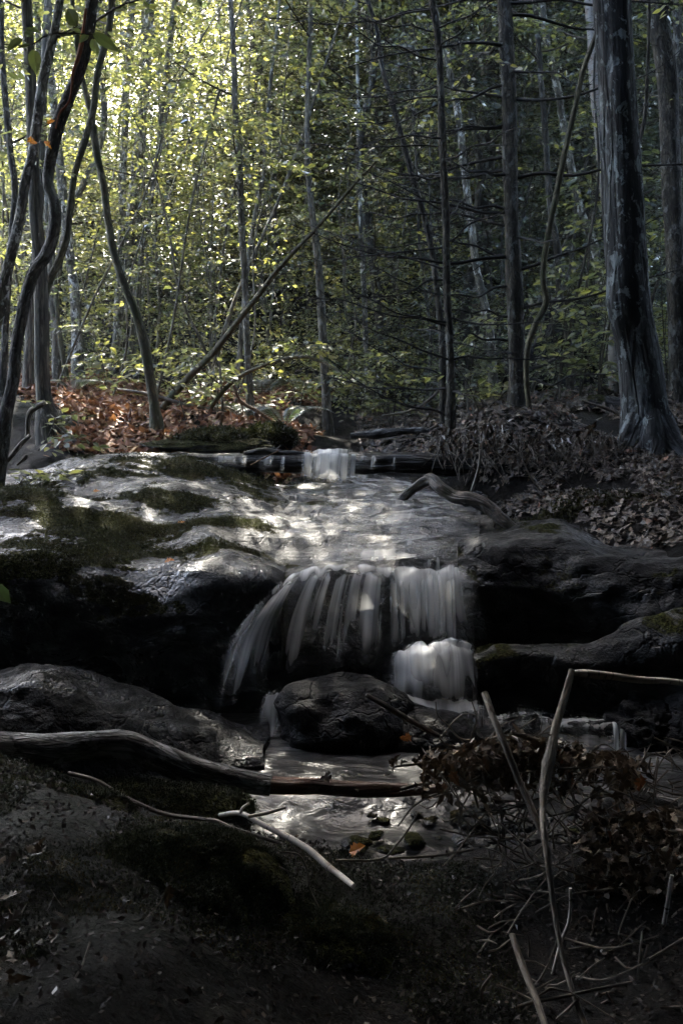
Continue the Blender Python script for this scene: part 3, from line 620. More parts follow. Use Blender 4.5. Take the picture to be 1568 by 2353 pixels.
for vv, d, a, b in [(1150, 5.75, 800, 1010), (1185, 5.35, 800, 1060), (1222, 5.0, 790, 1070), (1262, 4.72, 760, 1060), (1290, 4.55, 720, 900)]:
    ribbon(mb, [[(a, vv - 9, d + .07), ((a + b) / 2, vv - 11, d + .07), (b, vv - 7, d + .07)], [(a, vv, d - .01), ((a + b) / 2, vv - 2, d - .01), (b, vv + 2, d - .01)], [(a - 6, vv + 16, d - .08), ((a + b) / 2, vv + 14, d - .08), (b + 4, vv + 16, d - .08)]], 80, 16, edge=.3, fade=(.3, .5), seed=vv, off=.05, amp=.8)
ribbon(mb, [[(690, 1104, 6.1), (780, 1104, 6.1), (880, 1108, 6.1), (970, 1114, 6.1)], [(684, 1114, 5.98), (780, 1112, 5.98), (880, 1115, 5.98), (980, 1121, 5.98)], [(676, 1132, 5.82), (780, 1128, 5.82), (880, 1130, 5.82), (990, 1136, 5.82)]], 80, 16, edge=.3, fade=(.25, .6), seed=33, off=.05)
water(mb, 'water', M['sheet'])['label'] = 'thin sheet of water sliding over the rock'
mb = MB()   # small white spouts on the sheet
for u, v, d, w, h in [(878, 1205, 5.2, 20, 26), (908, 1210, 5.2, 10, 16), (940, 1250, 4.85, 26, 34), (925, 1262, 4.8, 16, 26), (965, 1265, 4.8, 24, 14), (935, 1300, 4.65, 40, 34), (985, 1300, 4.6, 12, 40), (1005, 1300, 4.6, 14, 50)]:
    strand(mb, [(u, v - h * .6, d), (u, v - h * .3, d - .03), (u, v + h * .3, d - .05), (u - 2, v + h, d - .07)], [w * .4, w * .7, w, w * 1.3], seed=u, edge=.45, fade=(.3, .4), nv=16)
water(mb, 'water', M['mist'])['label'] = 'small white spouts standing on the sliding water'
mb = MB()   # main falls
# lip
ribbon(mb, [[(640, 1350, 4.42), (700, 1318, 4.42), (780, 1306, 4.44), (880, 1310, 4.42), (900, 1318, 4.42)], [(625, 1368, 4.36), (700, 1330, 4.36), (780, 1318, 4.37), (880, 1322, 4.36), (905, 1332, 4.36)], [(600, 1398, 4.33), (700, 1350, 4.33), (780, 1336, 4.34), (880, 1340, 4.33), (905, 1350, 4.33)]], 90, 20, edge=.12, fade=(.3, .5), seed=8, off=.03)
# left fan of thin water, then its thicker strands
veil = MB()
ribbon(veil, [[(640, 1345, 4.42), (700, 1314, 4.42), (780, 1304, 4.43), (900, 1312, 4.42)], [(605, 1385, 4.3), (675, 1350, 4.32), (770, 1336, 4.33), (895, 1340, 4.34)], [(552, 1460, 4.18), (640, 1430, 4.24), (755, 1420, 4.27), (890, 1420, 4.3)], [(520, 1555, 4.1), (618, 1530, 4.18), (748, 1520, 4.24), (885, 1510, 4.26)], [(494, 1668, 4.03), (604, 1615, 4.1), (745, 1590, 4.2), (880, 1560, 4.22)]], 160, 70, edge=.08, fade=(.1, .4), seed=31)
for k, (du, w, dd) in enumerate([(0, 30, 0), (10, 24, .02), (-3, 20, -.02), (4, 54, .03)]):
    strand(mb, [(655 + du * .3, 1340, 4.37 + dd), (615 + du * .6, 1374, 4.3 + dd), (575 + du, 1420, 4.22 + dd), (545 + du, 1475, 4.15 + dd), (522 + du, 1545, 4.1 + dd), (508 + du * .8, 1600, 4.07 + dd), (494 + du * .5, 1672, 4.03 + dd)], [w * .9, w, w, w, w * .95, w * .8, w * .7], nv=60, seed=30 + k, edge=.5, fade=(.3, .6))
for k, (u, uu, w, vb, dd) in enumerate([(668, 616, 30, 1610, 0), (694, 650, 44, 1600, 0), (704, 668, 22, 1595, -.02)]):
    strand(mb, [(u, 1336 + (700 - u) * .3, 4.38 + dd), ((u * .6 + uu * .4), 1385, 4.3 + dd), ((u * .3 + uu * .7), 1450, 4.24 + dd), (uu, vb - 60, 4.18 + dd), (uu - 6, vb, 4.15 + dd)], [w * .8, w, w, w, w * .9], nv=50, seed=50 + k, edge=.5, fade=(.4, .6))
for k, (u, w, vb) in enumerate([(742, 24, 1560), (756, 30, 1562), (778, 22, 1560), (802, 20, 1556)]):
    strand(mb, [(u + 6, 1314, 4.4), (u + 3, 1345, 4.33), (u, 1420, 4.28), (u - 2, 1490, 4.26), (u - 2, vb, 4.24)], [w * .9, w, w, w * 1.2, w * 1.3], nv=50, seed=60 + k, edge=.5, fade=(.4, .6))
# right curtain
ribbon(mb, [[(888, 1310, 4.46), (950, 1296, 4.5), (1010, 1300, 4.5), (1052, 1292, 4.54)], [(892, 1330, 4.36), (950, 1320, 4.38), (1010, 1320, 4.4), (1050, 1318, 4.42)], [(905, 1400, 4.3), (950, 1400, 4.3), (1005, 1400, 4.32), (1048, 1400, 4.36)], [(920, 1490, 4.24), (955, 1495, 4.24), (1000, 1495, 4.26), (1042, 1480, 4.3)]], 110, 60, edge=.2, fade=(.12, .3), seed=70, wob=.012)
for k, (u, w) in enumerate([(905, 22), (925, 16), (950, 26), (972, 14), (990, 22), (1012, 12), (1030, 22), (1042, 10)]):
    strand(mb, [(u - 6, 1312 - (u - 900) * .08, 4.42), (u - 3, 1345, 4.33), (u, 1420, 4.28), (u + 2, 1500, 4.22)], [w * .8, w, w, w * 1.2], seed=80 + k, edge=.5, fade=(.2, .2))
for k, (u, w, a) in enumerate([(1046, 36, .55), (1056, 50, .35), (1064, 60, .22)]):
    strand(mb, [(u - 4, 1296, 4.5), (u, 1330, 4.4), (u + 10, 1410, 4.34), (u + 30, 1490, 4.26)], [w * .7, w, w * 1.2, w * 1.5], seed=180 + k, edge=.5, fade=(.1, .3), amp=a)
# bulging second tier
ribbon(mb, [[(905, 1492, 4.3), (960, 1478, 4.26), (1020, 1466, 4.24), (1080, 1478, 4.3)], [(892, 1515, 4.16), (960, 1496, 4.1), (1030, 1484, 4.08), (1098, 1500, 4.14)], [(885, 1560, 4.1), (960, 1552, 4.04), (1035, 1550, 4.03), (1108, 1560, 4.08)], [(874, 1628, 4.05), (960, 1632, 4.0), (1040, 1640, 3.985), (1116, 1632, 4.04)]], 110, 50, edge=.2, fade=(.18, .3), seed=90, wob=.012)
ribbon(mb, [[(930, 1480, 4.26), (980, 1470, 4.22), (1040, 1472, 4.22)], [(915, 1500, 4.1), (985, 1492, 4.06), (1060, 1492, 4.06)], [(905, 1600, 4.0), (985, 1604, 3.97), (1075, 1604, 3.98)]], 80, 40, edge=.45, fade=(.25, .4), seed=95, wob=.012)
# little lower-left tier
ribbon(mb, [[(602, 1585, 4.1), (635, 1576, 4.07), (668, 1580, 4.08)], [(592, 1604, 4.03), (632, 1594, 4.0), (668, 1600, 4.02)], [(588, 1655, 3.96), (622, 1650, 3.93), (652, 1655, 3.96)], [(598, 1722, 3.9), (618, 1724, 3.88), (642, 1722, 3.9)]], 50, 40, edge=.45, fade=(.3, .3), seed=99, wob=.01, amp=.6)
water(mb, 'water', M['silk'])['label'] = 'silky white curtains of the main cascade'
water(veil, 'water', M['veil'])['label'] = 'thin veil of water over the rounded left side of the cascade'
mb = MB()   # flow along the lower ledge and its drop
ribbon(mb, [[(870, 1588, 4.1), (960, 1600, 4.06), (1040, 1606, 4.06), (1120, 1606, 4.1)], [(878, 1604, 4.0), (960, 1618, 3.97), (1035, 1640, 3.95), (1120, 1622, 3.98)], [(900, 1616, 3.94), (970, 1630, 3.92), (1035, 1652, 3.9), (1130, 1640, 3.94)]], 70, 20, edge=.15, fade=(.2, .3), seed=110, off=.012)
strand(mb, [(1080, 1608, 4.0), (1082, 1628, 3.9), (1084, 1670, 3.86), (1084, 1740, 3.84)], [90, 95, 100, 110], seed=112, edge=.5, fade=(.2, .5), amp=.55)
water(mb, 'water', M['mist'])['label'] = 'foam at the foot of the right hand curtain'
mb = MB()
ribbon(mb, [[(1090, 1612, 4.12), (1250, 1618, 4.15), (1400, 1634, 4.1), (1500, 1640, 4.05)], [(1092, 1632, 3.96), (1250, 1636, 3.96), (1400, 1644, 3.93), (1500, 1648, 3.92)], [(1100, 1670, 3.87), (1250, 1664, 3.84), (1400, 1668, 3.83), (1500, 1668, 3.86)], [(1105, 1740, 3.83), (1250, 1738, 3.8), (1400, 1742, 3.8), (1490, 1742, 3.83)]], 100, 40, edge=.1, fade=(.15, .1), seed=120, wob=.015)
water(mb, 'water', M['sheet'])['label'] = 'dim veil of water over the low right ledge'
mb = MB()
for k, (u, w) in enumerate([(1412, 14), (1428, 18)]):
    strand(mb, [(u - 8, 1650, 3.86), (u, 1668, 3.8), (u + 2, 1700, 3.77), (u + 2, 1745, 3.75)], w, seed=130 + k, edge=.45, fade=(.15, .1))
water(mb, 'water', M['silk'])['label'] = 'thin trickle at the right of the pool'
# pool and stream
px = np.arange(-.75, 2.0, .03); py = np.arange(2.95, 4.25, .025); PX, PY = np.meshgrid(px, py)
PZ = .0 - .07 * smooth(3.45, 3.2, PY) + .012 * fbm(np.stack([PX * 5, PY * 14, 0 * PX], -1), 3) * smooth(3.5, 3.3, PY)
def foam(u, v, d, r): q = P(u, v, d); return np.exp(-(((PX - q[0]) / r) ** 2 + ((PY - q[1]) / (r * .8)) ** 2))
ED = .03 + .55 * (foam(615, 1730, 3.78, .14) + foam(1085, 1742, 3.75, .2) + foam(1425, 1745, 3.7, .18) + .6 * foam(1300, 1745, 3.7, .25) + .5 * foam(600, 1860, 3.3, .25))
mb = MB(); mb.add(np.stack([PX, PY, PZ], -1), grid_faces(len(py), len(px)), 0, ed=ED, smo=True)
tag(mb.build('pool', M['pool']), kind='structure')
mb = MB(); ribbon(mb, [[(395, 1868, 3.3), (520, 1822, 3.4), (640, 1812, 3.42), (760, 1815, 3.42)], [(440, 1872, 3.25), (540, 1845, 3.3), (660, 1840, 3.3), (800, 1845, 3.3)], [(560, 1885, 3.12), (640, 1882, 3.12), (740, 1885, 3.12), (840, 1890, 3.12)]], 60, 40, edge=.2, fade=(.2, .2), off=.01, wob=.02, seed=140)
water(mb, 'water', M['sheet'])['label'] = 'small riffle in front of the grey log'

peb = None
for k in range(70):
    u = rng.uniform(820, 1440); v = rng.uniform(1835, 1955) if k < 55 else rng.uniform(1850, 1960); z = -.055 + .02 * rng.random(); u = u - (v - 1835) * .5 if k < 20 else u
    b = (v - V0) / FPX; y = (CAMZ - z) * (CP - b * SP) / (SP + b * CP); q = P(u, v, y)
    if peb is None or k < 6:
        peb, _, _ = boulder('pebble', q, (.028, .022, .010), M['rockgrey'], 'small flat wet stone in the stream bed below the debris jam', 60 + k, .3, 1.3, rng.random() * 3, 0, 3, cat='stone', group='stones in the stream bed'); pl = [peb] if k == 0 else pl + [peb]
    else:
        o = pl[k % 6].copy(); COL.objects.link(o); o.location = q; o.rotation_euler = (0, 0, rng.random() * 6); f = rng.uniform(.5, 1.7); o.scale = (f, f, f * rng.uniform(.8, 1.3))
# ------------------------------------------------------------------ logs, branches and sticks (each a thing)
def px_path(pts, d):
    """pts (u, v, width px) with dist d (number or (d0, d1))."""
    d0, d1 = d if isinstance(d, tuple) else (d, d); n = len(pts)
    out = []; r = []
    for i, (u, v, w) in enumerate(pts):
        dd = d0 + (d1 - d0) * i / max(n - 1, 1); out.append(P(u, v, dd)); r.append(w * dd / FPX / 2)
    return np.array(out), np.array(r)
def stick(name, pts, d, mat, label, cat='stick', sides=9, rough=.07, n=None, knots=0, twigs=(), group=None, freq=9., snags=0):
    p, r = px_path(pts, d); mb = MB()
    tube(mb, p, r, sides, rough, 0, n or max(10, 5 * len(pts)), freq, knots=knots)
    L = len(p)
    for k in range(snags):
        i = rng.integers(0, L - 1); f = rng.random(); q = p[i] * (1 - f) + p[i + 1] * f
        dv = unit(unit(p[i + 1] - p[i]) * .7 + rng.normal(0, .7, 3)); ln = r.mean() * rng.uniform(1.5, 4)
        tube(mb, [q, q + dv * ln * .6, q + dv * ln], [r.mean() * .45, r.mean() * .35, r.mean() * .18], 6, .1)
    for tw in twigs:
        q, rr = px_path(tw, d if not isinstance(d, tuple) else (d[0] + d[1]) / 2); tube(mb, q, rr, 6, .05, 0, 12, freq)
    c = p[len(p) // 2]
    return tag(mb.build(name, mat, origin=c), label, cat, group)

stick('log_dam', [(320, 1058, 34), (480, 1062, 40), (700, 1064, 44), (860, 1063, 46), (1080, 1066, 44)], (6.28, 6.22), M['wetlog'], 'long wet black log damming the stream above the cascade', 'log', 18, .10, 60, knots=5)
stick('log', [(250, 1046, 10), (330, 1050, 16), (430, 1050, 18), (560, 1048, 14), (640, 1044, 9)], (6.45, 6.4), M['wetlog'], 'thin flat wet log lying behind the log dam', 'log', 10, .1, 30)
stick('log', [(560, 1042, 10), (600, 1036, 16), (660, 1040, 14), (700, 1042, 8)], 6.25, M['wetlog'], 'short black chunk of wood resting on the log dam', 'log', 9, .2, 24, snags=3)
lg = empty('fallen_log', P(300, 1730, 3.02), 'long grey bark covered log lying across the foreground', 'log')
p, r = px_path([(-120, 1712, 66), (0, 1712, 66), (110, 1716, 68), (210, 1712, 72), (290, 1712, 70), (370, 1740, 66), (450, 1770, 62), (540, 1790, 58), (600, 1800, 52), (622, 1803, 50)], 3.02)
mb = MB(); tube(mb, p, r, 28, .07, 0, 130, 5., knots=5); mb.build('bark_section', M['logbark'], lg, p[4])
p, r = px_path([(612, 1802, 42), (700, 1806, 42), (820, 1812, 38), (940, 1814, 30), (1030, 1812, 20)], (3.02, 2.98))
mb = MB(); tube(mb, p, r, 20, .12, 0, 70, 9.); o = mb.build('bare_section', M['redwood'], lg, p[2]); o['label'] = 'bark-free reddish brown end'
dw = stick('driftwood', [(912, 1148, 22), (929, 1138, 22), (959, 1116, 25), (990, 1102, 28), (1009, 1118, 30), (1044, 1140, 30), (1084, 1147, 30), (1124, 1168, 32), (1154, 1195, 26), (1194, 1223, 18), (1235, 1235, 8)], (5.55, 5.0), M['drift'], 'twisted wet driftwood branch lying at the right edge of the cascade', 'driftwood', 14, .2, 70, knots=6, snags=4, freq=12)
stick('branch', [(1104, 1033, 6), (1097, 1080, 7), (1081, 1133, 7)], 5.75, M['stickpale'], 'pale bare stick leaning against the dark bank behind the driftwood')
stick('branch', [(1194, 1038, 4), (1212, 1085, 4), (1239, 1128, 5)], 5.7, M['stick'], 'thin root dangling over the dark bank right of the pale stick')
stick('branch', [(1244, 1241, 6), (1290, 1232, 7), (1326, 1222, 7)], 4.9, M['stick'], 'short stick lying on the wet rock ledge below the bank')
stick('branch', [(1160, 968, 5), (1060, 985, 4), (1000, 1000, 3), (880, 1010, 3)], 6.4, M['stickpale'], 'thin pale twig lying along the bank edge right of the log dam')
stick('log', [(805, 1000, 12), (860, 998, 20), (930, 990, 16), (985, 988, 10)], 6.9, M['logbark'], 'short grey log lying behind the upper fall', 'log', 12, .12, 30)
stick('branch', [(1300, 1000, 4), (1340, 980, 5), (1382, 960, 6)], 6.9, M['stickpale'], 'pale forked stick on the leaves left of the big maple', twigs=[[(1330, 985, 3), (1345, 970, 3), (1350, 960, 2)]])
stick('branch', [(1335, 920, 5), (1390, 938, 7), (1430, 958, 8)], 7.2, M['stick'], 'curved brown branch lying against the big maple base')
# left bank roots and fallen branches
stick('root', [(112, 955, 14), (135, 975, 10), (165, 1005, 10), (190, 1033, 10), (216, 1040, 7)], 6.75, M['stickpale'], 'pale root running down the bank under the furrowed trunk', 'root', knots=2)
stick('root', [(64, 1008, 10), (66, 960, 12), (72, 945, 13), (105, 924, 12)], 6.3, M['stickpale'], 'crooked grey root rising beside the dark twisted trunk', 'root')
stick('root', [(0, 1078, 8), (25, 1050, 10), (45, 1025, 12), (70, 1000, 9)], 6.2, M['stick'], 'bent brown root at the left edge of the dirt bank', 'root')
stick('root', [(40, 1068, 5), (60, 1050, 8), (62, 1045, 5)], 6.2, M['stickpale'], 'short pale root stub poking from the dirt bank', 'root')
stick('branch', [(497, 962, 8), (503, 950, 9), (512, 950, 9), (507, 985, 8), (540, 1015, 7), (557, 1034, 6)], 7.0, M['stickred'], 'hooked russet branch lying on the moss behind the log dam')
stick('branch', [(537, 885, 6), (552, 920, 8), (600, 950, 8), (645, 990, 7), (660, 1012, 5)], 7.2, M['stickred'], 'long russet branch with orange twigs sloping to the stream', twigs=[[(552, 920, 5), (558, 945, 4), (553, 960, 3)], [(645, 990, 5), (675, 1005, 4), (690, 1015, 3)]])
stick('branch', [(575, 1068, 2), (610, 1050, 3), (640, 1035, 3)], 6.0, M['stickred'], 'tiny red twig hanging over the log dam')
stick('branch', [(270, 895, 8), (340, 905, 9), (430, 930, 9), (520, 945, 6)], 8.8, M['stick'], 'long brown branch lying across the leaf litter')
stick('branch', [(504, 830, 5), (508, 880, 6), (512, 945, 6)], 8.6, M['stickpale'], 'slim pale dead stem standing beside the leaning sapling')
stick('branch', [(880, 955, 5), (950, 940, 6), (1000, 905, 7), (1025, 875, 6)], 8.0, M['stickpale'], 'pale crooked dead branch arching behind the thin conifer')
# foreground left
stick('branch', [(158, 1776, 10), (220, 1792, 9), (270, 1822, 10), (320, 1847, 10), (380, 1870, 10), (450, 1880, 9), (495, 1885, 9), (530, 1900, 9), (590, 1920, 9), (648, 1938, 8)], (2.65, 2.35), M['stick'], 'long thin brown stick lying on the foreground moss', n=60)
stick('birch_branch', [(505, 1872, 10), (552, 1868, 12), (600, 1892, 14), (660, 1922, 15), (710, 1952, 15), (750, 1987, 15), (784, 2012, 15), (812, 2035, 14)], (2.5, 2.15), M['birchpale'], 'white birch branch with peeling bark pointing to the foreground', 'branch', twigs=[[(570, 1876, 8), (610, 1868, 9), (656, 1854, 7)], [(552, 1868, 8), (558, 1855, 7), (572, 1845, 5)]])
stick('twig', [(585, 1964, 4), (625, 1984, 5), (668, 2004, 4)], 2.2, M['stickpale'], 'short pale twig lying below the birch branch', 'twig')
stick('twig', [(640, 1955, 4), (688, 1964, 4), (704, 1995, 5), (710, 2035, 5), (732, 2085, 5)], 2.1, M['stickpale'], 'bent pale twig drooping left of the birch branch tip', 'twig')
stick('twig', [(117, 2042, 2), (145, 2082, 3), (200, 2115, 3), (255, 2130, 3), (315, 2132, 3), (345, 2100, 3), (370, 2070, 3), (402, 2000, 2)], 1.75, M['stick'], 'hair-thin curved twig crossing below the moss dome', 'twig', sides=6)
stick('twig', [(172, 2168, 3), (174, 2136, 3), (240, 2136, 3), (337, 2136, 3)], 1.72, M['stick'], 'straight thin twig with a bent end below the moss dome', 'twig', sides=6)
stick('twig', [(207, 2165, 6), (190, 2215, 6), (165, 2265, 6), (138, 2360, 6)], (1.55, 1.4), M['stick'], 'leaning grey stick in the dark left corner', 'twig')
stick('twig', [(100, 1870, 3), (140, 1885, 4), (173, 1905, 4)], 2.3, M['stickpale'], 'tiny pale stick on the moss at far left', 'twig')
# foreground right: debris jam
sp = stick('upright_stick', [(1112, 1592, 17), (1130, 1640, 17), (1155, 1700, 17), (1190, 1790, 16), (1222, 1860, 15), (1248, 1930, 13)], (2.7, 2.4), M['stick'], 'straight bare stick with a sawn top leaning in the debris jam', knots=3)
stick('upright_stick', [(1312, 1540, 15), (1296, 1600, 18), (1278, 1660, 20), (1266, 1720, 25), (1252, 1790, 27), (1246, 1850, 16), (1248, 1900, 17), (1258, 1980, 15), (1272, 2090, 14), (1290, 2190, 13), (1315, 2280, 13), (1350, 2370, 13)], (2.6, 1.9), M['stick'], 'tall crooked grey stick standing up out of the debris jam', knots=6, snags=3, n=80)
stick('broken_branch', [(1316, 1545, 12), (1335, 1546, 17), (1400, 1552, 18), (1470, 1562, 16), (1530, 1564, 14), (1640, 1580, 14)], 2.62, M['birchpale'], 'broken pale branch jutting in from the right edge', 'branch', knots=3)
stick('branch', [(840, 1596, 10), (880, 1618, 13), (930, 1648, 14), (985, 1678, 12), (1010, 1692, 10)], 2.85, M['stick'], 'grey stick poking left out of the debris jam', knots=1)
stick('branch', [(1175, 2148, 15), (1200, 2220, 17), (1228, 2290, 17), (1256, 2370, 17)], (2.1, 1.85), M['stick'], 'thick dead stick in the dark bottom foreground')
stick('branch', [(1105, 2360, 9), (1190, 2312, 9), (1290, 2290, 8), (1370, 2272, 7), (1450, 2255, 5)], 1.95, M['stick'], 'long thin branch lying across the dark bottom right')
stick('twig', [(914, 1897, 4), (949, 1852, 5), (994, 1827, 6), (1034, 1817, 6), (1082, 1788, 6)], 2.75, M['stickpale'], 'pale twig arching left from the debris jam', 'twig')
stick('twig', [(770, 1976, 6), (880, 1971, 6), (909, 1942, 5), (939, 1902, 5), (960, 1866, 4)], 2.6, M['stickpale'], 'pale twig curving up from the birch branch', 'twig')
stick('twig', [(892, 1972, 6), (1000, 1965, 6), (1087, 1950, 7)], 2.6, M['stickpale'], 'straight pale stick lying left of the dark hollow', 'twig')
stick('twig', [(1444, 1812, 4), (1459, 1857, 5), (1449, 1917, 5), (1466, 1957, 5)], 2.5, M['stickpale'], 'crooked pale twig hanging on the right of the jam', 'twig')
stick('twig', [(1369, 1872, 6), (1400, 1890, 7), (1436, 1914, 8)], 2.5, M['stick'], 'short brown stick below the debris jam on the right', 'twig')
stick('log', [(1448, 1826, 18), (1500, 1836, 22), (1552, 1848, 20)], 2.75, M['logbark'], 'splintered grey log stub at the right of the jam', 'log', 12, .2, 24, snags=5)
stick('twig', [(1490, 1917, 9), (1530, 1912, 10), (1620, 1905, 9)], 2.6, M['stickpale'], 'pale stick end entering from the right edge below the log stub', 'twig')
stick('twig', [(946, 1742, 12), (975, 1765, 13), (1003, 1786, 12)], 2.8, M['stick'], 'stubby stick with a pale broken end left of the jam', 'twig')
stick('twig', [(901, 1772, 4), (903, 1763, 5), (940, 1757, 6), (992, 1749, 5)], 2.75, M['stick'], 'thin dark twig pointing left over the pool', 'twig')
stick('twig', [(920, 1812, 8), (960, 1802, 9), (1004, 1794, 8)], 2.8, M['stick'], 'grey stick resting on the reddish log end', 'twig')
stick('twig', [(1000, 1612, 3), (1004, 1640, 4), (1030, 1668, 4), (1056, 1696, 5), (1090, 1701, 6)], 2.75, M['stickpale'], 'slender forked twig rising left of the sawn stick', 'twig', twigs=[[(1004, 1640, 3), (1000, 1655, 3), (985, 1660, 2)], [(1056, 1696, 4), (1070, 1715, 3), (1074, 1730, 2)]])
stick('branch', [(1172, 1682, 10), (1230, 1700, 13), (1290, 1718, 14), (1338, 1736, 14)], 2.7, M['stick'], 'horizontal stick woven through the debris jam', snags=3)
stick('twig', [(1338, 1735, 10), (1360, 1722, 10), (1374, 1714, 8)], 2.68, M['stickpale'], 'short pale forked stick on top of the jam', 'twig')
stick('twig', [(1356, 1732, 6), (1400, 1742, 5), (1444, 1750, 4)], 2.7, M['stick'], 'thin stick reaching right from the jam', 'twig')
stick('twig', [(1390, 1765, 4), (1440, 1768, 4), (1500, 1780, 4)], 2.7, M['stick'], 'dark thin twig over the right end of the pool', 'twig')
stick('birch_branch', [(1542, 2010, 9), (1530, 2085, 10), (1514, 2170, 10), (1502, 2208, 8)], 2.3, M['birchpale'], 'speckled birch stick standing at the bottom right edge', 'branch')
stick('twig', [(1309, 2040, 8), (1307, 2110, 8), (1289, 2160, 8), (1267, 2238, 7)], 2.15, M['birchpale'], 'curved birch twig beside the tall crooked stick', 'twig')
stick('twig', [(1449, 2065, 4), (1419, 2160, 4), (1440, 2180, 4), (1469, 2202, 4)], 2.2, M['stick'], 'angular thin twig in the dark right corner', 'twig')
stick('twig', [(1474, 2140, 5), (1464, 2245, 6), (1462, 2360, 7)], 2.1, M['stickpale'], 'upright pale twig in the bottom right corner', 'twig')
stick('twig', [(1129, 2238, 6), (1107, 2270, 6), (1109, 2308, 5)], 1.95, M['stick'], 'short curved twig alone in the bottom darkness', 'twig')
stick('twig', [(1274, 1990, 5), (1320, 2005, 5), (1366, 2022, 5)], 2.4, M['stick'], 'straight twig right of the crooked stick', 'twig')
stick('twig', [(1330, 2245, 4), (1365, 2215, 4), (1388, 2200, 3)], 2.1, M['stick'], 'slanting fine twig low on the right', 'twig')
# fine twig tangle under the jam: uncountable
mb = MB()
for k in range(420):
    u = rng.uniform(1000, 1568); v = rng.uniform(1700, 2330) if k > 90 else rng.uniform(1690, 1900); d = np.interp(v, [1700, 1950, 2330], [2.75, 2.6, 2.05]) + rng.normal(0, .07)
    a = rng.normal(.2, .8) + (1.4 if k % 3 == 0 else 0); ln = rng.uniform(.05, .22); q = P(u, v, d)
    dv = np.array([math.cos(a), rng.normal(0, .4), -math.sin(a) * .8]) * ln
    tube(mb, [q, q + dv * .5 + rng.normal(0, .015, 3), q + dv], [.0028, .0024, .0012], 5, 0, cap=False, n=6)
tag(mb.build('twig_litter', M['stick']), 'tangle of fine dead twigs caught in the debris jam', 'twigs', kind='stuff')

# ------------------------------------------------------------------ dead leaves
def hnormal(x, y, e=.06):
    return unit(np.stack([-(H(x + e, y) - H(x - e, y)) / (2 * e), -(H(x, y + e) - H(x, y - e)) / (2 * e), np.ones_like(x)], -1))
def litter(mb, x, y, size, lift=.015, tilt=.45, shape=6, hang=0.):
    n = len(x); z = H(x, y) + rng.random(n) * lift + .006
    nn = hnormal(x, y) + rng.normal(0, tilt, (n, 3)); d = rng.normal(0, 1, (n, 3)); d[:, 2] -= hang
    d = d - nn * (d * nn).sum(1)[:, None] / (nn * nn).sum(1)[:, None]
    leaves(mb, np.stack([x, y, z], -1), d, nn, size * rng.uniform(.55, 1.25, n), size * rng.uniform(.4, .75, n), fold=rng.normal(.2, .3, n), curl=rng.normal(.03, .12, n), shape=shape)
def scatter(n, x0, x1, y0, y1, keep):
    x = rng.uniform(x0, x1, n); y = rng.uniform(y0, y1, n); k = keep(x, y); return x[k], y[k]
mb = MB()
x, y = scatter(75000, -5.5, 0.3, 6.2, 13.5, lambda x, y: (x < -.25 + .02 * (y - 6) ) & ((y > 6.6) | (x < -1.9)) & (vnoise(np.stack([x * .9, y * .5, 0 * x], -1)) > -.55 + np.clip((y - 10) * .2, 0, .8)))
litter(mb, x, y, .075, .03, .35)
tag(mb.build('leaf_litter', M['litter_red']), 'russet carpet of dead leaves on the left bank', 'leaf litter', kind='stuff')
mb = MB()
x, y = scatter(70000, .1, 5.5, 4.7, 12, lambda x, y: (x > np.where(y > 6.9, .15, .75 + np.clip(6.4 - y, 0, 1) * .5)) & (vnoise(np.stack([x * 2.2, y * 2.2, 0 * x + 4], -1)) > -.45) & ~((y < 5.2) & (vnoise(np.stack([x * 1.6, y * 1.6, 0 * x + 9], -1)) > -.1)))
litter(mb, x, y, .06 * rng.choice([.5, .8, 1., 1.3], len(x)), .02, .28, 7)
# leaves hanging over the dark undercut
n = 900; u = rng.uniform(1000, 1420, n); v = 985 + 60 * rng.random(n) ** 1.6 + 30 * vnoise(np.stack([u * .02, u * 0, u * 0], -1)); d = 6.15 + rng.normal(0, .08, n)
b = np.array([P(*k) for k in zip(u, v, d)])
leaves(mb, b, rng.normal(0, .6, (n, 3)) + np.array([0, -.2, -.9]), rng.normal(0, 1, (n, 3)) + np.array([0, -1.2, .3]), .042 * rng.uniform(.4, 1.5, n), .026 * rng.uniform(.5, 1.3, n), shape=7)
tag(mb.build('leaf_litter', M['litter_brown']), 'brown dead leaves lying on and hanging from the right bank', 'leaf litter', kind='stuff')
mb = MB()   # hair roots under the overhanging bank
for k in range(170):
    u = rng.uniform(1000, 1430); v = rng.uniform(985, 1050); d = 6.0 - (v - 985) * .002 + rng.normal(0, .05); q = P(u, v, d); ln = rng.uniform(.06, .24)
    dv = np.array([rng.normal(0, .4), -.15 + rng.normal(0, .2), -.8]) * ln
    tube(mb, [q, q + dv * .5 + rng.normal(0, .02, 3), q + dv], [.003, .0024, .001], 5, 0, cap=False, n=7)
tag(mb.build('hair_roots', M['stick']), 'fine roots and twigs hanging from the undercut right bank', 'roots', kind='stuff')
mb = MB()
x, y = scatter(5000, .8, 2.0, 5.3, 6.4, lambda x, y: vnoise(np.stack([x * 5, y * 5, 0 * x + 2], -1)) > -.2)
litter(mb, x, y, .04 * rng.choice([.4, .7, 1., 1.3], len(x)), .02, .4, 7)
tag(mb.build('leaf_litter', M['litter_brown']), 'dark leaf scraps on the hollow bank face right of the driftwood', 'leaf litter', kind='stuff')
mb = MB()   # foreground litter
x, y = scatter(2600, -1.3, 1.6, 1.2, 3.0, lambda x, y: ((x < -.42) & (y < 1.9) & (rng.random(len(x)) < .6)) | ((x > .55) & (vnoise(np.stack([x * 3, y * 3, 0 * x], -1)) > -.2)))
litter(mb, x, y, .036, .05, .7, 7)
tag(mb.build('leaf_litter', M['litter_brown']), 'sparse dead leaves in the dark foreground', 'leaf litter', kind='stuff')
mb = MB()   # crumbs, needles and shreds on the near ground
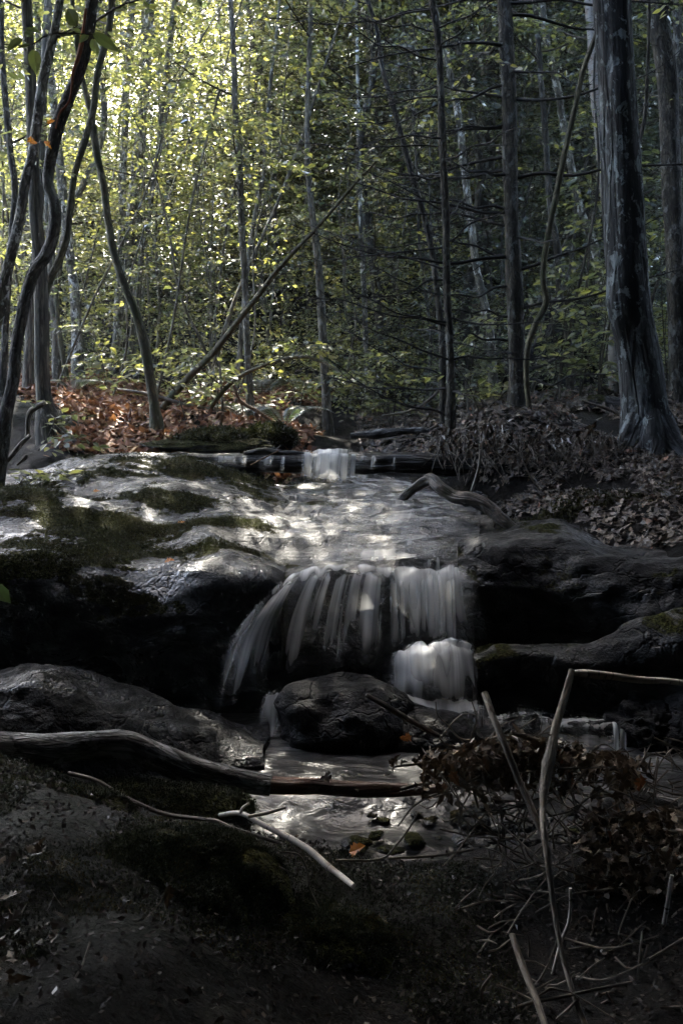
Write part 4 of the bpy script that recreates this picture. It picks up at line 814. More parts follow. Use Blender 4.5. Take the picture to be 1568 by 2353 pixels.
x, y = scatter(16000, -1.6, 1.9, 1.1, 3.1, lambda x, y: (H(x, y) > -.03) & (vnoise(np.stack([x * 4, y * 4, 0 * x + 3], -1)) > -.45))
litter(mb, x, y, .016, .012, .6, 4)
tag(mb.build('ground_litter', M['litter_dark']), 'dark crumbs of rotten leaves and needles on the near ground', 'ground litter', kind='stuff')
mb = MB()   # leaves caught in the jam
n = 950; u = np.concatenate([rng.normal(1160, 95, n // 2), rng.uniform(1000, 1480, n - n // 2)]); v = 1690 + np.abs(rng.normal(0, 50, n)) + np.clip(np.abs(u - 1190) - 60, 0, 300) * .22; d = 2.72 + rng.normal(0, .07, n)
b = np.array([P(*k) for k in zip(u, v, d)])
leaves(mb, b, rng.normal(0, .7, (n, 3)) + np.array([0, -.1, -1.]), rng.normal(0, 1, (n, 3)) + np.array([0, -1.3, .4]), .040 * rng.uniform(.5, 1.5, n), .026 * rng.uniform(.6, 1.3, n), shape=7, curl=rng.normal(.1, .3, n))
n = 420; u = rng.uniform(1330, 1568, n); v = rng.uniform(1860, 2060, n); d = 2.5 + rng.normal(0, .06, n)
b = np.array([P(*k) for k in zip(u, v, d)])
leaves(mb, b, rng.normal(0, .9, (n, 3)) + np.array([0, -.1, -.6]), rng.normal(0, 1, (n, 3)) + np.array([0, -.8, .8]), .04 * rng.uniform(.5, 1.3, n), .028, shape=7)
tag(mb.build('leaf_litter', M['dry_leaf']), 'withered leaves caught on the debris jam', 'leaf litter', kind='stuff')
def one_leaf(u, v, d, L, ang, mat, label, nrm=(0, -.5, .9), shape=7, w=.6):
    b = P(u, v, d); mb = MB(); dv = np.array([[math.cos(ang), -.2, math.sin(ang)]])
    leaves(mb, b[None], dv, np.array([nrm], float), L, L * w, shape=shape); return tag(mb.build('fallen_leaf', mat, origin=b), label, 'leaf')
one_leaf(800, 1958, 2.5, .05, .6, M['orange_leaf'], 'bright orange leaf on the ground right of the birch branch', w=.9)
one_leaf(378, 1287, 4.4, .05, .1, M['orange_leaf'], 'orange leaf lying on the front edge of the mossy bedrock', w=.8)
one_leaf(408, 1202, 5.02, .04, .3, M['orange_leaf'], 'small orange leaf in the hollow of the mossy bedrock', w=.7)
one_leaf(214, 1128, 5.4, .04, .1, M['orange_leaf'], 'orange leaf on the rear left of the mossy bedrock', w=.7)
one_leaf(455, 1672, 3.72, .03, .4, M['orange_leaf'], 'tiny yellow-orange leaf on the wet slate', w=.8)
one_leaf(395, 2030, 1.85, .05, -1.8, M['dry_leaf'], 'pale curled dead leaf standing below the moss dome', (0, -1, .2), w=.4)
one_leaf(262, 2130, 1.75, .03, -1.3, M['litter_brown'], 'brown dead leaf hanging from the straight thin twig', (0, -1, .2), w=.7)
one_leaf(120, 1955, 1.95, .07, -2.2, M['dry_leaf'], 'long curled pale leaf on the ground at left', (0, -.9, .5), w=.35)
one_leaf(-22, 1345, 1.6, .045, -.6, M['leafdark'], 'single green leaf tip entering from the left edge', (.1, -.6, .8), 6, .7)
one_leaf(945, 1690, 2.75, .035, -2.9, M['rust_leaf'], 'rust coloured leaf hanging from the grey stick left of the jam', (0, -1, .2), w=.8)
one_leaf(1470, 1780, 2.6, .05, -1.6, M['rust_leaf'], 'rust brown leaf hanging on a twig right of the jam', (0, -1, .2), w=.7)

# ------------------------------------------------------------------ trees
def limb_dir(p, i):
    t = p[min(i + 1, len(p) - 1)] - p[max(i - 1, 0)]; return unit(t)
def dead_boughs(tr, p, r, n, ln, mat, zlo=None, z0=.5, bias=None, fine=7):
    """bare drooping conifer boughs with fine twigs, each its own part."""
    zs = np.linspace(p[0, 2] + z0, p[-1, 2] - .2, n) + rng.normal(0, .05, n); az = rng.random() * 6
    for k in range(n):
        i = int(np.argmin(abs(p[:, 2] - zs[k]))); az += 2.4 + rng.normal(0, .5)
        if bias is not None and rng.random() < .6: az = bias + rng.normal(0, .5)
        L = ln * rng.uniform(.5, 1.15); dv = np.array([math.cos(az), math.sin(az) * .75, 0]); s = np.linspace(0, 1, 8)[:, None]
        side = np.array([-dv[1], dv[0], 0])
        q = p[i] + dv * L * s + np.array([0, 0, 1.]) * (L * (rng.uniform(-.25, .28) * s + rng.uniform(-.15, .3) * s * s)) + side * (rng.normal(0, .18) * L * s * s)
        q[1:] += rng.normal(0, .012, (7, 3))
        mb = MB(); r0 = min(r[i] * .3, .0055 + L * .006); tube(mb, q, np.linspace(r0, .0016, 8), 6, .08, 0, 22, 8, cap=False)
        for m in range(fine + int(L * 3)):
            f = rng.uniform(.2, 1) * 6.9; a = int(f); b = q[a] + (q[a + 1] - q[a]) * (f - a)
            sg = rng.choice([-1, 1]); d2 = dv * rng.uniform(.5, 1.) + side * sg * rng.uniform(.4, 1.) + np.array([0, 0, rng.normal(0, .45)]); l2 = L * rng.uniform(.12, .4) * (1.15 - f / 8)
            c = b + unit(d2) * l2 * .55 + rng.normal(0, .01, 3); e = b + unit(d2) * l2 + np.array([0, 0, rng.normal(0, .05)])
            tube(mb, [b, c, e], [.0026, .002, .001], 4, 0, cap=False, n=7)
            for _ in range(2):
                g = b + (e - b) * rng.uniform(.3, .9); tube(mb, [g, g + unit(d2 + rng.normal(0, .7, 3)) * l2 * .4], [.0015, .0008], 3, 0, cap=False, n=3)
        mb.build('branch', mat, tr, p[i])
def live_limbs(tr, p, r, n, ln, mat, zmin, up=.5):
    """thin living branches, each its own part; returns spray sites."""
    S = []
    idx = [i for i in range(2, len(p)) if p[i, 2] > zmin]
    for k in range(n):
        if not idx: break
        i = idx[rng.integers(0, len(idx))]; az = rng.random() * 6.28; L = ln * rng.uniform(.5, 1.2)
        dv = np.array([math.cos(az), math.sin(az), rng.uniform(.0, up) + .1]); s = np.linspace(0, 1, 6)[:, None]
        q = p[i] + dv * L * s + np.array([0, 0, 1]) * L * rng.uniform(-.15, .35) * s * s; q[1:] += rng.normal(0, .03 * L, (5, 3)) * s[1:]
        mb = MB(); tube(mb, q, np.linspace(min(r[i] * .45, .006 + .005 * L), .0018, 6), 5, .05, 0, 16, 8, cap=False)
        for m in range(3):
            a = rng.integers(2, 6); e = q[a] + (dv * rng.uniform(.2, .5) + rng.normal(0, .3, 3)) * L * .6; tube(mb, [q[a], (q[a] + e) / 2 + rng.normal(0, .03, 3), e], [.004, .003, .0012], 4, 0, cap=False, n=8); S += [e, (q[a] + e) / 2]
        mb.build('branch', mat, tr, p[i]); S += [q[-1], q[3], q[4]]
    return np.array(S) if S else np.zeros((0, 3))
def trunk_path(pts, d, top=2.5, flare=1.25, under=.25):
    """pts listed from top to bottom."""
    pts = pts[::-1]; p, r = px_path(pts, d)
    dn = unit(p[0] - p[1]); dn[2] = -abs(dn[2]) - .6; dn = unit(dn)
    base = p[0] + dn * under
    if top > 0:
        up = unit(p[-1] - p[-2]); up[2] = abs(up[2]) + .3; up = unit(up)
        p = np.vstack([base, p, p[-1] + up * top * .5, p[-1] + up * top]); r = np.concatenate([[r[0] * flare * 1.1], r, [r[-1] * .85, r[-1] * .6]])
    else:
        p = np.vstack([base, p]); r = np.concatenate([[r[0] * flare * 1.1], r])
    r[1] *= flare
    return p, r
def tree(name, label, pts, d, mat, cat='tree', sides=12, rough=.08, top=2.5, flare=1.25, knots=2, n=None, limbs=0, lln=.9, zmin=1.8, boughs=0, bln=1., bias=None, crown=0, leaf=.065, lmat='leaf', cr=(1., 1.), ct=None, group=None, freq=2.2, under=.25, bz=.5):
    p, r = trunk_path(pts, d, top, flare, under)
    tr = empty(name, p[1], label, cat, group)
    mb = MB(); q, qr = tube(mb, p, r, sides, rough, 0, n or 16 * len(pts), freq, knots=knots)
    mb.build('trunk', mat, tr, p[1])
    S = np.zeros((0, 3))
    if boughs: dead_boughs(tr, q, qr, boughs, bln, M['twigdark'], bias=bias, z0=bz)
    if limbs: S = live_limbs(tr, q, qr, limbs, lln, M['twig'], zmin)
    if crown:
        i = rng.integers(len(q) // 3, len(q), crown); a = rng.random(crown) * 6.28; rad = np.sqrt(rng.random(crown)) * cr[0]
        C = q[i] + np.stack([np.cos(a) * rad, np.sin(a) * rad, rng.normal(0, .3, crown) * cr[1]], -1)
        C = C[C[:, 2] > zmin]
        S = np.vstack([S, S + rng.normal(0, .12, S.shape), C])
    if len(S):
        mb = MB(); sprays(mb, S, rng.uniform(.25, .55, len(S)), leaf, 11, shape=6 if np.mean(p[:, 1]) < 12 else 4)
        mb.build('crown', [M[lmat], M['twig']], tr, S.mean(0))
    return tr
M['twigdark'] = bark_mat('dark_twig_bark', (.010, .009, .008), (.034, .031, .027), scale=60, bmp=.001)

tree('tree', 'mottled grey slender trunk leaning off the left edge, in front of the furrowed trunk', [(138, 0, 19), (122, 90, 19), (98, 190, 22), (85, 280, 22), (75, 350, 22), (60, 415, 22), (47, 500, 24), (35, 550, 25), (18, 620, 26), (2, 700, 28), (-30, 830, 30), (-60, 1010, 34)], 6.2, M['barkmott'], limbs=3, crown=6, zmin=3.2)
t = tree('tree', 'twisted dark trunk with a strip of torn orange bark at far left', [(212, 0, 27), (203, 80, 26), (188, 150, 26), (158, 225, 27), (134, 290, 28), (119, 355, 25), (111, 420, 22), (126, 475, 24), (122, 540, 26), (106, 585, 26), (78, 625, 26), (60, 680, 25), (48, 740, 25), (38, 800, 26), (33, 870, 28), (14, 955, 32), (-4, 1030, 38)], 5.7, M['barkdark'], sides=16, rough=.11, knots=6, limbs=2, zmin=3.)
mb = MB(); p, r = px_path([(198, 20, 5), (190, 80, 8), (182, 125, 9), (168, 170, 6), (160, 230, 5), (138, 262, 6), (128, 295, 4)], 5.56); tube(mb, p, r, 7, .3, 0, 50, 12); o = mb.build('torn_bark', M['orangewood'], t, p[3]); o['label'] = 'torn orange strip'
tree('tree', 'upright furrowed grey trunk with a side limb, on the dirt bank at left', [(62, 0, 24), (70, 150, 25), (75, 300, 26), (80, 450, 27), (85, 520, 28), (93, 605, 29), (95, 670, 30), (97, 770, 31), (97, 830, 33), (103, 920, 37), (113, 972, 48)], 7.0, M['barkstripe'], sides=16, limbs=4, crown=10, zmin=3.3, knots=3)
tree('tree', 'slim straight trunk crossing in front of the curved bare tree', [(258, 0, 15), (248, 80, 15), (225, 165, 15), (215, 250, 15), (195, 325, 15), (172, 400, 15), (160, 490, 16), (155, 540, 16), (140, 590, 16), (112, 652, 17), (98, 720, 14)], 7.05, M['barkolive'], top=2.5, under=.05, limbs=3, crown=10, zmin=3.)
tree('tree', 'curved bare trunk with mossy olive foot standing in russet leaves', [(170, 30, 10), (178, 90, 12), (183, 150, 12), (200, 225, 13), (213, 280, 14), (222, 350, 15), (238, 425, 16), (248, 500, 17), (256, 550, 18), (267, 600, 18), (288, 660, 19), (316, 730, 20), (333, 800, 21), (346, 870, 22), (356, 935, 24), (362, 990, 32)], 7.55, M['barkolive'], sides=14, limbs=4, crown=14, zmin=2.9, flare=1.2)
tree('tree', 'thick mottled trunk rising behind the curved bare tree', [(345, 0, 20), (340, 75, 21), (335, 175, 21), (328, 250, 22), (320, 350, 23), (310, 425, 24), (300, 520, 26), (295, 585, 27), (281, 670, 29), (275, 770, 31), (272, 842, 36)], 13.3, M['barkmott'], limbs=4, lln=1.6, crown=20, zmin=4.5)
tree('tree', 'straight lichen-spotted trunk left of the thick mottled one', [(304, 0, 15), (292, 150, 16), (287, 300, 16), (282, 400, 17), (280, 500, 17), (276, 640, 18), (270, 860, 19)], 12.6, M['barkmott'], limbs=4, lln=1.4, crown=20, zmin=4.5)
tree('tree', 'pale spotted trunk between the furrowed trunk and the curved bare tree', [(108, 60, 16), (115, 150, 17), (125, 250, 18), (140, 400, 20), (155, 540, 22), (165, 610, 23), (172, 670, 23), (177, 770, 24), (180, 872, 27)], 11., M['barkmott'], limbs=4, lln=1.2, crown=16, zmin=4)
tree('tree', 'grey trunk close behind the furrowed trunk', [(100, 300, 14), (110, 480, 16), (120, 670, 18), (130, 770, 18), (132, 858, 20)], 10.6, M['barkgrey'], limbs=3, crown=10, zmin=4)
tree('sapling', 'thin brown pole standing beside the pale spotted trunk', [(110, 400, 6), (125, 600, 8), (137, 770, 10), (155, 872, 11)], 10.4, M['barkolive'], limbs=2, crown=10, zmin=3)
tree('tree', 'thin trunk hugging the left edge of the woods', [(4, 0, 10), (6, 135, 12), (14, 240, 13), (24, 345, 14), (34, 425, 14), (28, 540, 15), (20, 640, 15), (10, 800, 17), (4, 930, 19)], 8.2, M['barkdark'], limbs=4, crown=12, zmin=3)
tree('tree', 'straight grey trunk behind the twisted dark tree', [(112, 0, 17), (104, 120, 17), (96, 300, 18), (90, 500, 19), (72, 700, 20), (66, 900, 22)], 9.4, M['barkstripe'], limbs=3, crown=10, zmin=4)
tree('sapling', 'slim pale pole right of the thick mottled trunk', [(400, 0, 9), (390, 90, 10), (380, 175, 10), (370, 275, 10), (360, 375, 11), (345, 475, 12), (335, 545, 12), (325, 590, 13), (312, 695, 13), (302, 800, 14), (298, 870, 15)], 12., M['barkgrey'], limbs=5, lln=1.2, crown=26, zmin=3.)
tree('tree', 'tall slender trunk with dark knots in the middle of the woods', [(530, 0, 12), (537, 125, 13), (540, 240, 14), (547, 325, 14), (552, 425, 14), (555, 525, 15), (562, 620, 15), (567, 770, 15), (572, 870, 16), (577, 965, 18)], 9., M['barkgrey'], limbs=6, lln=1.1, crown=22, zmin=2.8, knots=6)
tree('sapling', 'thin grey pole right of the tall slender trunk', [(642, 0, 7), (635, 75, 7), (620, 200, 8), (612, 300, 8), (605, 400, 9), (585, 500, 10), (575, 560, 10), (560, 700, 10), (548, 860, 11)], 10.5, M['barkgrey'], limbs=5, lln=1., crown=26, zmin=2.6)
tree('tree', 'dark trunk standing at the centre behind the upper fall', [(712, 60, 10), (708, 175, 11), (705, 300, 12), (712, 450, 14), (730, 600, 17), (740, 740, 19), (748, 900, 21), (755, 1006, 24)], 9., M['barkgrey'], limbs=5, lln=1., crown=20, zmin=2.8)
tree('sapling', 'long sapling leaning right from the russet bank across the clearing', [(1010, 120, 3), (930, 260, 3), (860, 375, 4), (830, 405, 6), (730, 520, 8), (650, 605, 10), (600, 670, 11), (545, 740, 13), (490, 810, 14), (430, 870, 15), (370, 945, 17)], (8.9, 7.6), M['barkolive'], top=0, limbs=4, lln=.6, crown=0, zmin=3., flare=1.1)
tree('sapling', 'bowed sapling arching low behind the log dam', [(800, 880, 4), (784, 860, 6), (750, 835, 7), (700, 820, 8), (650, 825, 9), (590, 845, 9), (530, 880, 10), (470, 960, 11)], (8.6, 8.0), M['barkolive'], top=0, flare=1., limbs=3, lln=.5, zmin=1.4)
tree('sapling', 'pale speckled pole right of the centre trunk', [(826, 430, 9), (829, 555, 10), (836, 670, 12), (841, 820, 13), (846, 955, 15)], 11., M['barkmott'], limbs=4, lln=.9, crown=16, zmin=2.8)
tree('conifer', 'thin dark conifer with bare drooping boughs rooted by the log dam end', [(992, 0, 15), (1004, 75, 15), (1012, 200, 15), (1014, 300, 16), (1019, 400, 16), (1024, 500, 17), (1026, 670, 18), (1034, 820, 20), (1036, 920, 22), (1034, 1055, 24)], 6.45, M['barkdark'], boughs=48, bln=1.15, bias=3.2, sides=12, rough=.1, knots=4)
tree('conifer', 'sturdy dark conifer with whorls of bare boughs left of the big maple', [(1157, 0, 31), (1164, 125, 32), (1169, 250, 33), (1171, 375, 34), (1174, 500, 34), (1180, 640, 36), (1184, 770, 37), (1187, 870, 38), (1190, 970, 42)], 7.2, M['barkdark'], boughs=54, bln=1.4, bias=3.1, sides=18, rough=.08, knots=5)
tree('conifer', 'leaning thin dark trunk left of the two conifers', [(844, 0, 9), (864, 65, 10), (879, 160, 11), (904, 250, 12), (929, 340, 13), (949, 415, 13), (974, 500, 13), (990, 570, 14), (1005, 680, 14), (1015, 800, 15), (1018, 940, 16)], 7.6, M['barkdark'], boughs=28, bln=1., sides=10)
tree('tree', 'flaky leaning trunk seen between the two dark conifers', [(1010, 80, 13), (1034, 175, 14), (1054, 275, 15), (1064, 375, 16), (1079, 500, 17), (1093, 610, 18), (1110, 690, 18), (1124, 760, 19), (1132, 900, 21)], 10., M['barkmott'], limbs=3, crown=8, zmin=4, knots=4)
tree('tree', 'distant dark trunk behind the thin conifer', [(944, 0, 16), (949, 200, 17), (959, 325, 18), (969, 425, 18), (985, 600, 20), (1000, 920, 22)], 14., M['barkdark'], limbs=3, lln=1.5, crown=16, zmin=5)
tree('tree', 'broad dark trunk left of the sturdy conifer', [(1129, 0, 36), (1124, 175, 37), (1117, 300, 38), (1111, 450, 39), (1109, 600, 40), (1106, 900, 44)], 13., M['barkdark'], limbs=3, lln=1.5, crown=12, zmin=6, sides=16)
tree('tree', 'slim dark trunk right of the sturdy conifer, in front of the black boulder', [(1228, -20, 11), (1239, 150, 12), (1251, 300, 13), (1259, 425, 15), (1268, 510, 16), (1279, 570, 17), (1286, 695, 18), (1302, 770, 19), (1311, 912, 20)], 9.5, M['barkdark'], limbs=4, lln=1., crown=12, zmin=3.4)
tree('tree', 'bent spotted trunk leaning towards the big maple', [(1248, 40, 13), (1256, 100, 14), (1279, 200, 15), (1299, 325, 16), (1319, 425, 17), (1339, 500, 17), (1360, 550, 18), (1379, 645, 18), (1395, 760, 19), (1402, 912, 20)], 10.5, M['barkmott'], limbs=3, crown=8, zmin=4)
tree('sapling', 'sinuous smooth stem curving across beside the big maple', [(1399, 0, 9), (1374, 65, 10), (1339, 160, 11), (1319, 250, 12), (1294, 360, 13), (1274, 460, 13), (1258, 540, 14), (1249, 595, 14), (1247, 650, 14), (1253, 695, 15), (1229, 745, 14), (1212, 795, 14), (1208, 870, 13), (1216, 945, 13), (1225, 1002, 16)], 6.85, M['barkolive'], sides=12, limbs=2, zmin=3.2, rough=.05)
tree('birch', 'pale peeling birch trunk partly hidden behind the big maple', [(1352, -30, 24), (1362, 100, 26), (1368, 200, 30), (1378, 300, 30), (1388, 400, 30), (1404, 560, 32), (1418, 910, 36)], 9.2, M['birch'], sides=14, limbs=2, zmin=4)
# big maple with root flare
t = tree('maple', 'massive dark maple with furrowed bark and flared roots on the right bank', [(1408, -20, 78), (1415, 150, 79), (1422, 300, 82), (1430, 520, 90), (1437, 620, 94), (1452, 745, 94), (1468, 845, 98), (1480, 945, 108), (1488, 1010, 126), (1492, 1060, 160)], 6.25, M['barkbig'], sides=44, n=220, rough=.07, top=4, knots=4, flare=1., freq=1.2, under=.3)
for pts, dd in [([(1476, 880, 30), (1462, 960, 56), (1436, 1035, 50), (1410, 1080, 34), (1392, 1120, 18), (1380, 1138, 8)], (6.3, 5.75)), ([(1482, 880, 30), (1492, 970, 60), (1496, 1050, 56), (1490, 1100, 40), (1480, 1135, 20)], (6.28, 5.75)), ([(1484, 880, 30), (1515, 970, 60), (1550, 1040, 56), (1600, 1075, 44), (1660, 1100, 24)], (6.3, 5.8)), ([(1480, 900, 30), (1472, 990, 50), (1462, 1060, 44), (1446, 1095, 30), (1436, 1120, 14)], (6.26, 5.8))]:
    p, r = px_path(pts, dd); mb = MB(); tube(mb, p, r, 18, .12, 0, 40, 4); mb.build('root', M['barkbig'], t, p[0])
tree('tree', 'dark trunk at the upper right edge beyond the big maple', [(1508, -20, 44), (1516, 80, 44), (1527, 150, 43), (1537, 300, 41), (1543, 450, 40), (1549, 600, 40), (1556, 800, 42), (1562, 930, 46)], 8., M['barkdark'], sides=18, limbs=2, lln=1., crown=0, zmin=4, top=4)
tree('tree', 'second dark trunk cut by the right edge of the view', [(1550, -20, 20), (1558, 120, 22), (1568, 260, 24), (1580, 450, 26), (1592, 900, 30)], 9.4, M['barkdark'], limbs=2, crown=4, zmin=4)
tree('sapling', 'thin forked stem between the big maple and the right edge trunk', [(1490, 0, 6), (1488, 100, 7), (1484, 200, 8), (1478, 280, 9), (1466, 330, 9)], 7.2, M['barkdark'], limbs=2, top=1, zmin=4, flare=1, under=.1)
# near twig with big leaves at top left
tw = empty('leafy_twig', P(150, 110, 4.2), 'twig with big fresh green leaves hanging before the twisted trunk', 'twig')
mb = MB()
for pts in [[(10, 102, 2), (74, 103, 3), (105, 82, 4), (150, 76, 4), (212, 80, 3)], [(150, 76, 3), (178, 60, 2)]]:
    p, r = px_path(pts, 4.2); tube(mb, p, r, 6, .05, 0, 12)
mb.build('stem', M['twig'], tw, P(150, 76, 4.2))
B = [(79, 112, 83, 171, .56), (178, 60, 150, 13, .55), (187, 75, 164, 63, .5), (172, 80, 135, 76, .7), (53, 88, 14, 113, .45), (74, 104, 36, 106, .35), (60, 65, 93, 72, .3), (213, 76, 276, 118, .36), (212, 88, 224, 130, .5), (75, 85, 56, 68, .7), (205, 80, 180, 96, .6)]
for u0, v0, u1, v1, ww in B:
    a = P(u0, v0, 4.2); b = P(u1, v1, 4.2 + rng.normal(0, .03)); L = np.linalg.norm(b - a); mb = MB()
    leaves(mb, a[None], (b - a)[None], np.array([[rng.normal(0, .3), -1., .35 + rng.normal(0, .3)]]), L, L * ww, fold=.3, curl=.18, shape=12); mb.build('leaf', M['leafbig'], tw, a)
one_leaf(64, 318, 5.0, .055, -.5, M['orange_leaf'], 'orange leaf on the twisted dark trunk, the left one', (0, -1, .3), w=.7)
one_leaf(104, 322, 5.0, .055, -.9, M['orange_leaf'], 'orange leaf glowing beside the mottled grey trunk', (0, -1, .3), w=.6)
one_leaf(108, 283, 5.0, .045, .3, M['orange_leaf'], 'pale orange leaf just above the glowing one', (0, -1, .3), w=.6)

# saplings with broad leaves (plants)
def plant(label, u, v, d, h, n, leaf, name='leafy_sapling', lmat='leaf', spread=.35, cat='sapling', group=None):
    b = P(u, v, d); b[2] = min(b[2], float(H(b[0], b[1])) + .05); tr = empty(name, b, label, cat, group)
    mb = MB(); S = []
    for k in range(max(1, n // 9)):
        e = b + np.array([rng.normal(0, spread * .6), rng.normal(0, spread * .5), h * rng.uniform(.75, 1.05)]); mid = (b + e) / 2 + rng.normal(0, .05, 3)
        q, _ = tube(mb, [b - [0, 0, .05], mid, e], [.006, .005, .002], 5, .05, 0, 14, cap=False); S += [q[i] for i in rng.integers(4, 14, 9)]
    mb.build('stem', M['twig'], tr, b)
    S = np.array(S); mb = MB(); sprays(mb, S, rng.uniform(.18, .42, len(S)) * (spread / .35) ** .5, leaf, 7, pitch=(-.2, .25), shape=6, wr=.62, tilt=.3)
    mb.build('foliage', [M[lmat], M['twig']], tr, b); return tr
plant('broad leaved sapling in front of the black boulders', 1285, 925, 8.6, 1.05, 30, .085)
plant('leafy sapling close to the left side of the big maple', 1370, 930, 8.2, 1.3, 36, .085)
plant('bright leafy seedling at the foot of the sturdy conifer, left side', 1110, 935, 7.6, .45, 18, .075)
plant('low leafy shoots between conifers and bank edge', 1075, 900, 9., .8, 24, .085)
plant('leafy sapling at the right edge beyond the big maple', 1540, 960, 8.6, 1.7, 40, .1, spread=.5)
plant('tall leafy sapling high beside the birch', 1330, 900, 9., 2.4, 46, .09, spread=.6)
plant('pale leafed seedling beside the curved bare tree', 430, 930, 8., .42, 14, .085)
plant('broad leaved seedling on the leaf litter left of the curved tree', 245, 895, 10., .5, 18, .09)
plant('seedling at the foot of the furrowed trunk', 85, 965, 6.6, .26, 12, .07)
plant('low green seedling by the left roots', 30, 1005, 5.9, .15, 8, .075)
plant('seedling cluster behind the hooked russet branch', 500, 925, 8.8, .5, 22, .085)
plant('leafy shoots beneath the leaning sapling', 470, 905, 10., .7, 26, .085)
plant('leafy shoots left of the centre trunk', 680, 960, 9.6, .6, 26, .08)
plant('young shrub right behind the upper fall', 900, 965, 9., .7, 28, .07)
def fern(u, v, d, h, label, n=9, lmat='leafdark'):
    b = P(u, v, d); b[2] = float(H(b[0], b[1])); tr = empty('fern', b, label, 'fern')
    for k in range(n):
        a = 6.28 * k / n + rng.normal(0, .3); s = np.linspace(0, 1, 10)[:, None]; dv = np.array([math.cos(a), math.sin(a), 0])
        q = b + dv * h * (.9 * s) + np.array([0, 0, 1.]) * h * (1.25 * s - .95 * s * s); mb = MB(); tube(mb, q, np.linspace(.003, .001, 10), 4, 0, 1, 20, cap=False)
        qq = catmull(q, 24)[3:]; tn = unit(np.gradient(qq, axis=0)); sd = np.cross(tn, [0, 0, 1.]); wv = np.sin(np.linspace(.5, 3.0, 21)) * h * .2
        for sg in (-1, 1): leaves(mb, qq, sd * sg + tn * .35 - np.array([0, 0, .15]), np.cross(sd, tn), wv, wv * .28, shape=4)
        mb.build('frond', [M[lmat], M['twig']], tr, b)
fern(650, 985, 7.8, .45, 'dark fern spreading behind the log dam')
fern(560, 925, 8.8, .4, 'fern tucked behind the russet branch')
fern(170, 900, 9.5, .35, 'small fern beside the furrowed trunk')
fern(600, 880, 11., .6, 'tall fern under the leaning sapling')
fern(1455, 885, 9., .4, 'fern in the shade beside the big maple')

# background trees: each trunk with its own crown
bg = []
def bg_tree(x, y, r, h, zc, label, group, leaf, dens, lean=0., mats='barkgrey', lmat='leaf', name='tree'):
    z = float(H(x, y)); s = np.linspace(0, 1, 7)[:, None]
    p = np.array([x, y, z - .3]) + np.array([lean, rng.normal(0, .3), h]) * s + np.concatenate([[[0, 0, 0]], rng.normal(0, .06 + h * .006, (6, 3)) * [1, 1, 0]])
    tr = empty(name, (x, y, z), label, 'tree', group); mb = MB(); q, qr = tube(mb, p, np.linspace(r * 1.15, r * .45, 7), 9, .1, 0, 40, 2, cap=False)
    mb.build('trunk', M[mats], tr, (x, y, z))
    mb = MB()
    for k in range(7):
        i = rng.integers(8, 38); a = rng.random() * 6.28; L = rng.uniform(.6, 1.7); e = q[i] + np.array([math.cos(a), math.sin(a), rng.uniform(.1, .7)]) * L
        tube(mb, [q[i], (q[i] + e) / 2 + rng.normal(0, .08, 3), e], [qr[i] * .35, qr[i] * .22, .004], 5, .05, 1, 10, cap=False)
    n = int(dens); t = rng.random(n); a = rng.random(n) * 6.28; R = np.sqrt(rng.random(n)) * zc * (1.1 - .35 * t)
    i = (4 + t * 35).astype(int); C = q[i] + np.stack([np.cos(a) * R, np.sin(a) * R, rng.normal(0, .4, n)], -1)
    cl = fbm(C * .8, 2); C = C[cl > -.25]
    sprays(mb, C, rng.uniform(.4, .9, len(C)), leaf, 12, shape=4, twig=.003, rnd=np.clip(.5 + .45 * fbm(C * .7 + 9, 2), 0, 1))
    mb.build('crown', [M[lmat], M['twig']], tr, (x, y, z + h * .6))
k = 0; placed = []
ZL = ['leafy background tree of the bright yellow lit woods at upper left', 'slender leafy tree of the dim middle woods behind the cascade', 'dark leafy tree of the shaded woods on the right']
GL = ['background trees of the lit left woods', 'background trees of the middle woods', 'background trees of the right woods']
while k < 62:
    y = rng.uniform(11.5, 30); x = rng.uniform(-.40, .40) * y
    if any((x - a) ** 2 + (y - b) ** 2 < .9 for a, b in placed): continue
    placed.append((x, y)); z = 0 if x < -.12 * y else (1 if x < .08 * y else 2)
    bg_tree(x, y, rng.uniform(.03, .06) * (1 + .02 * y), 1.4 + .375 * y - float(H(x, y)) + rng.uniform(.4, 2.0), rng.uniform(1.1, 2.0), ZL[z], GL[z], rng.uniform(.065, .095), (400 if z == 0 else 560) + 5 * y, rng.normal(0, .7), ['barkgrey', 'barkmott', 'barkdark'][int(rng.integers(0, 3))] if z < 2 else 'barkdark', 'leaf' if z < 2 else 'leafdark')  # right-hand crowns get darker leaves, shade put into their colour
    k += 1
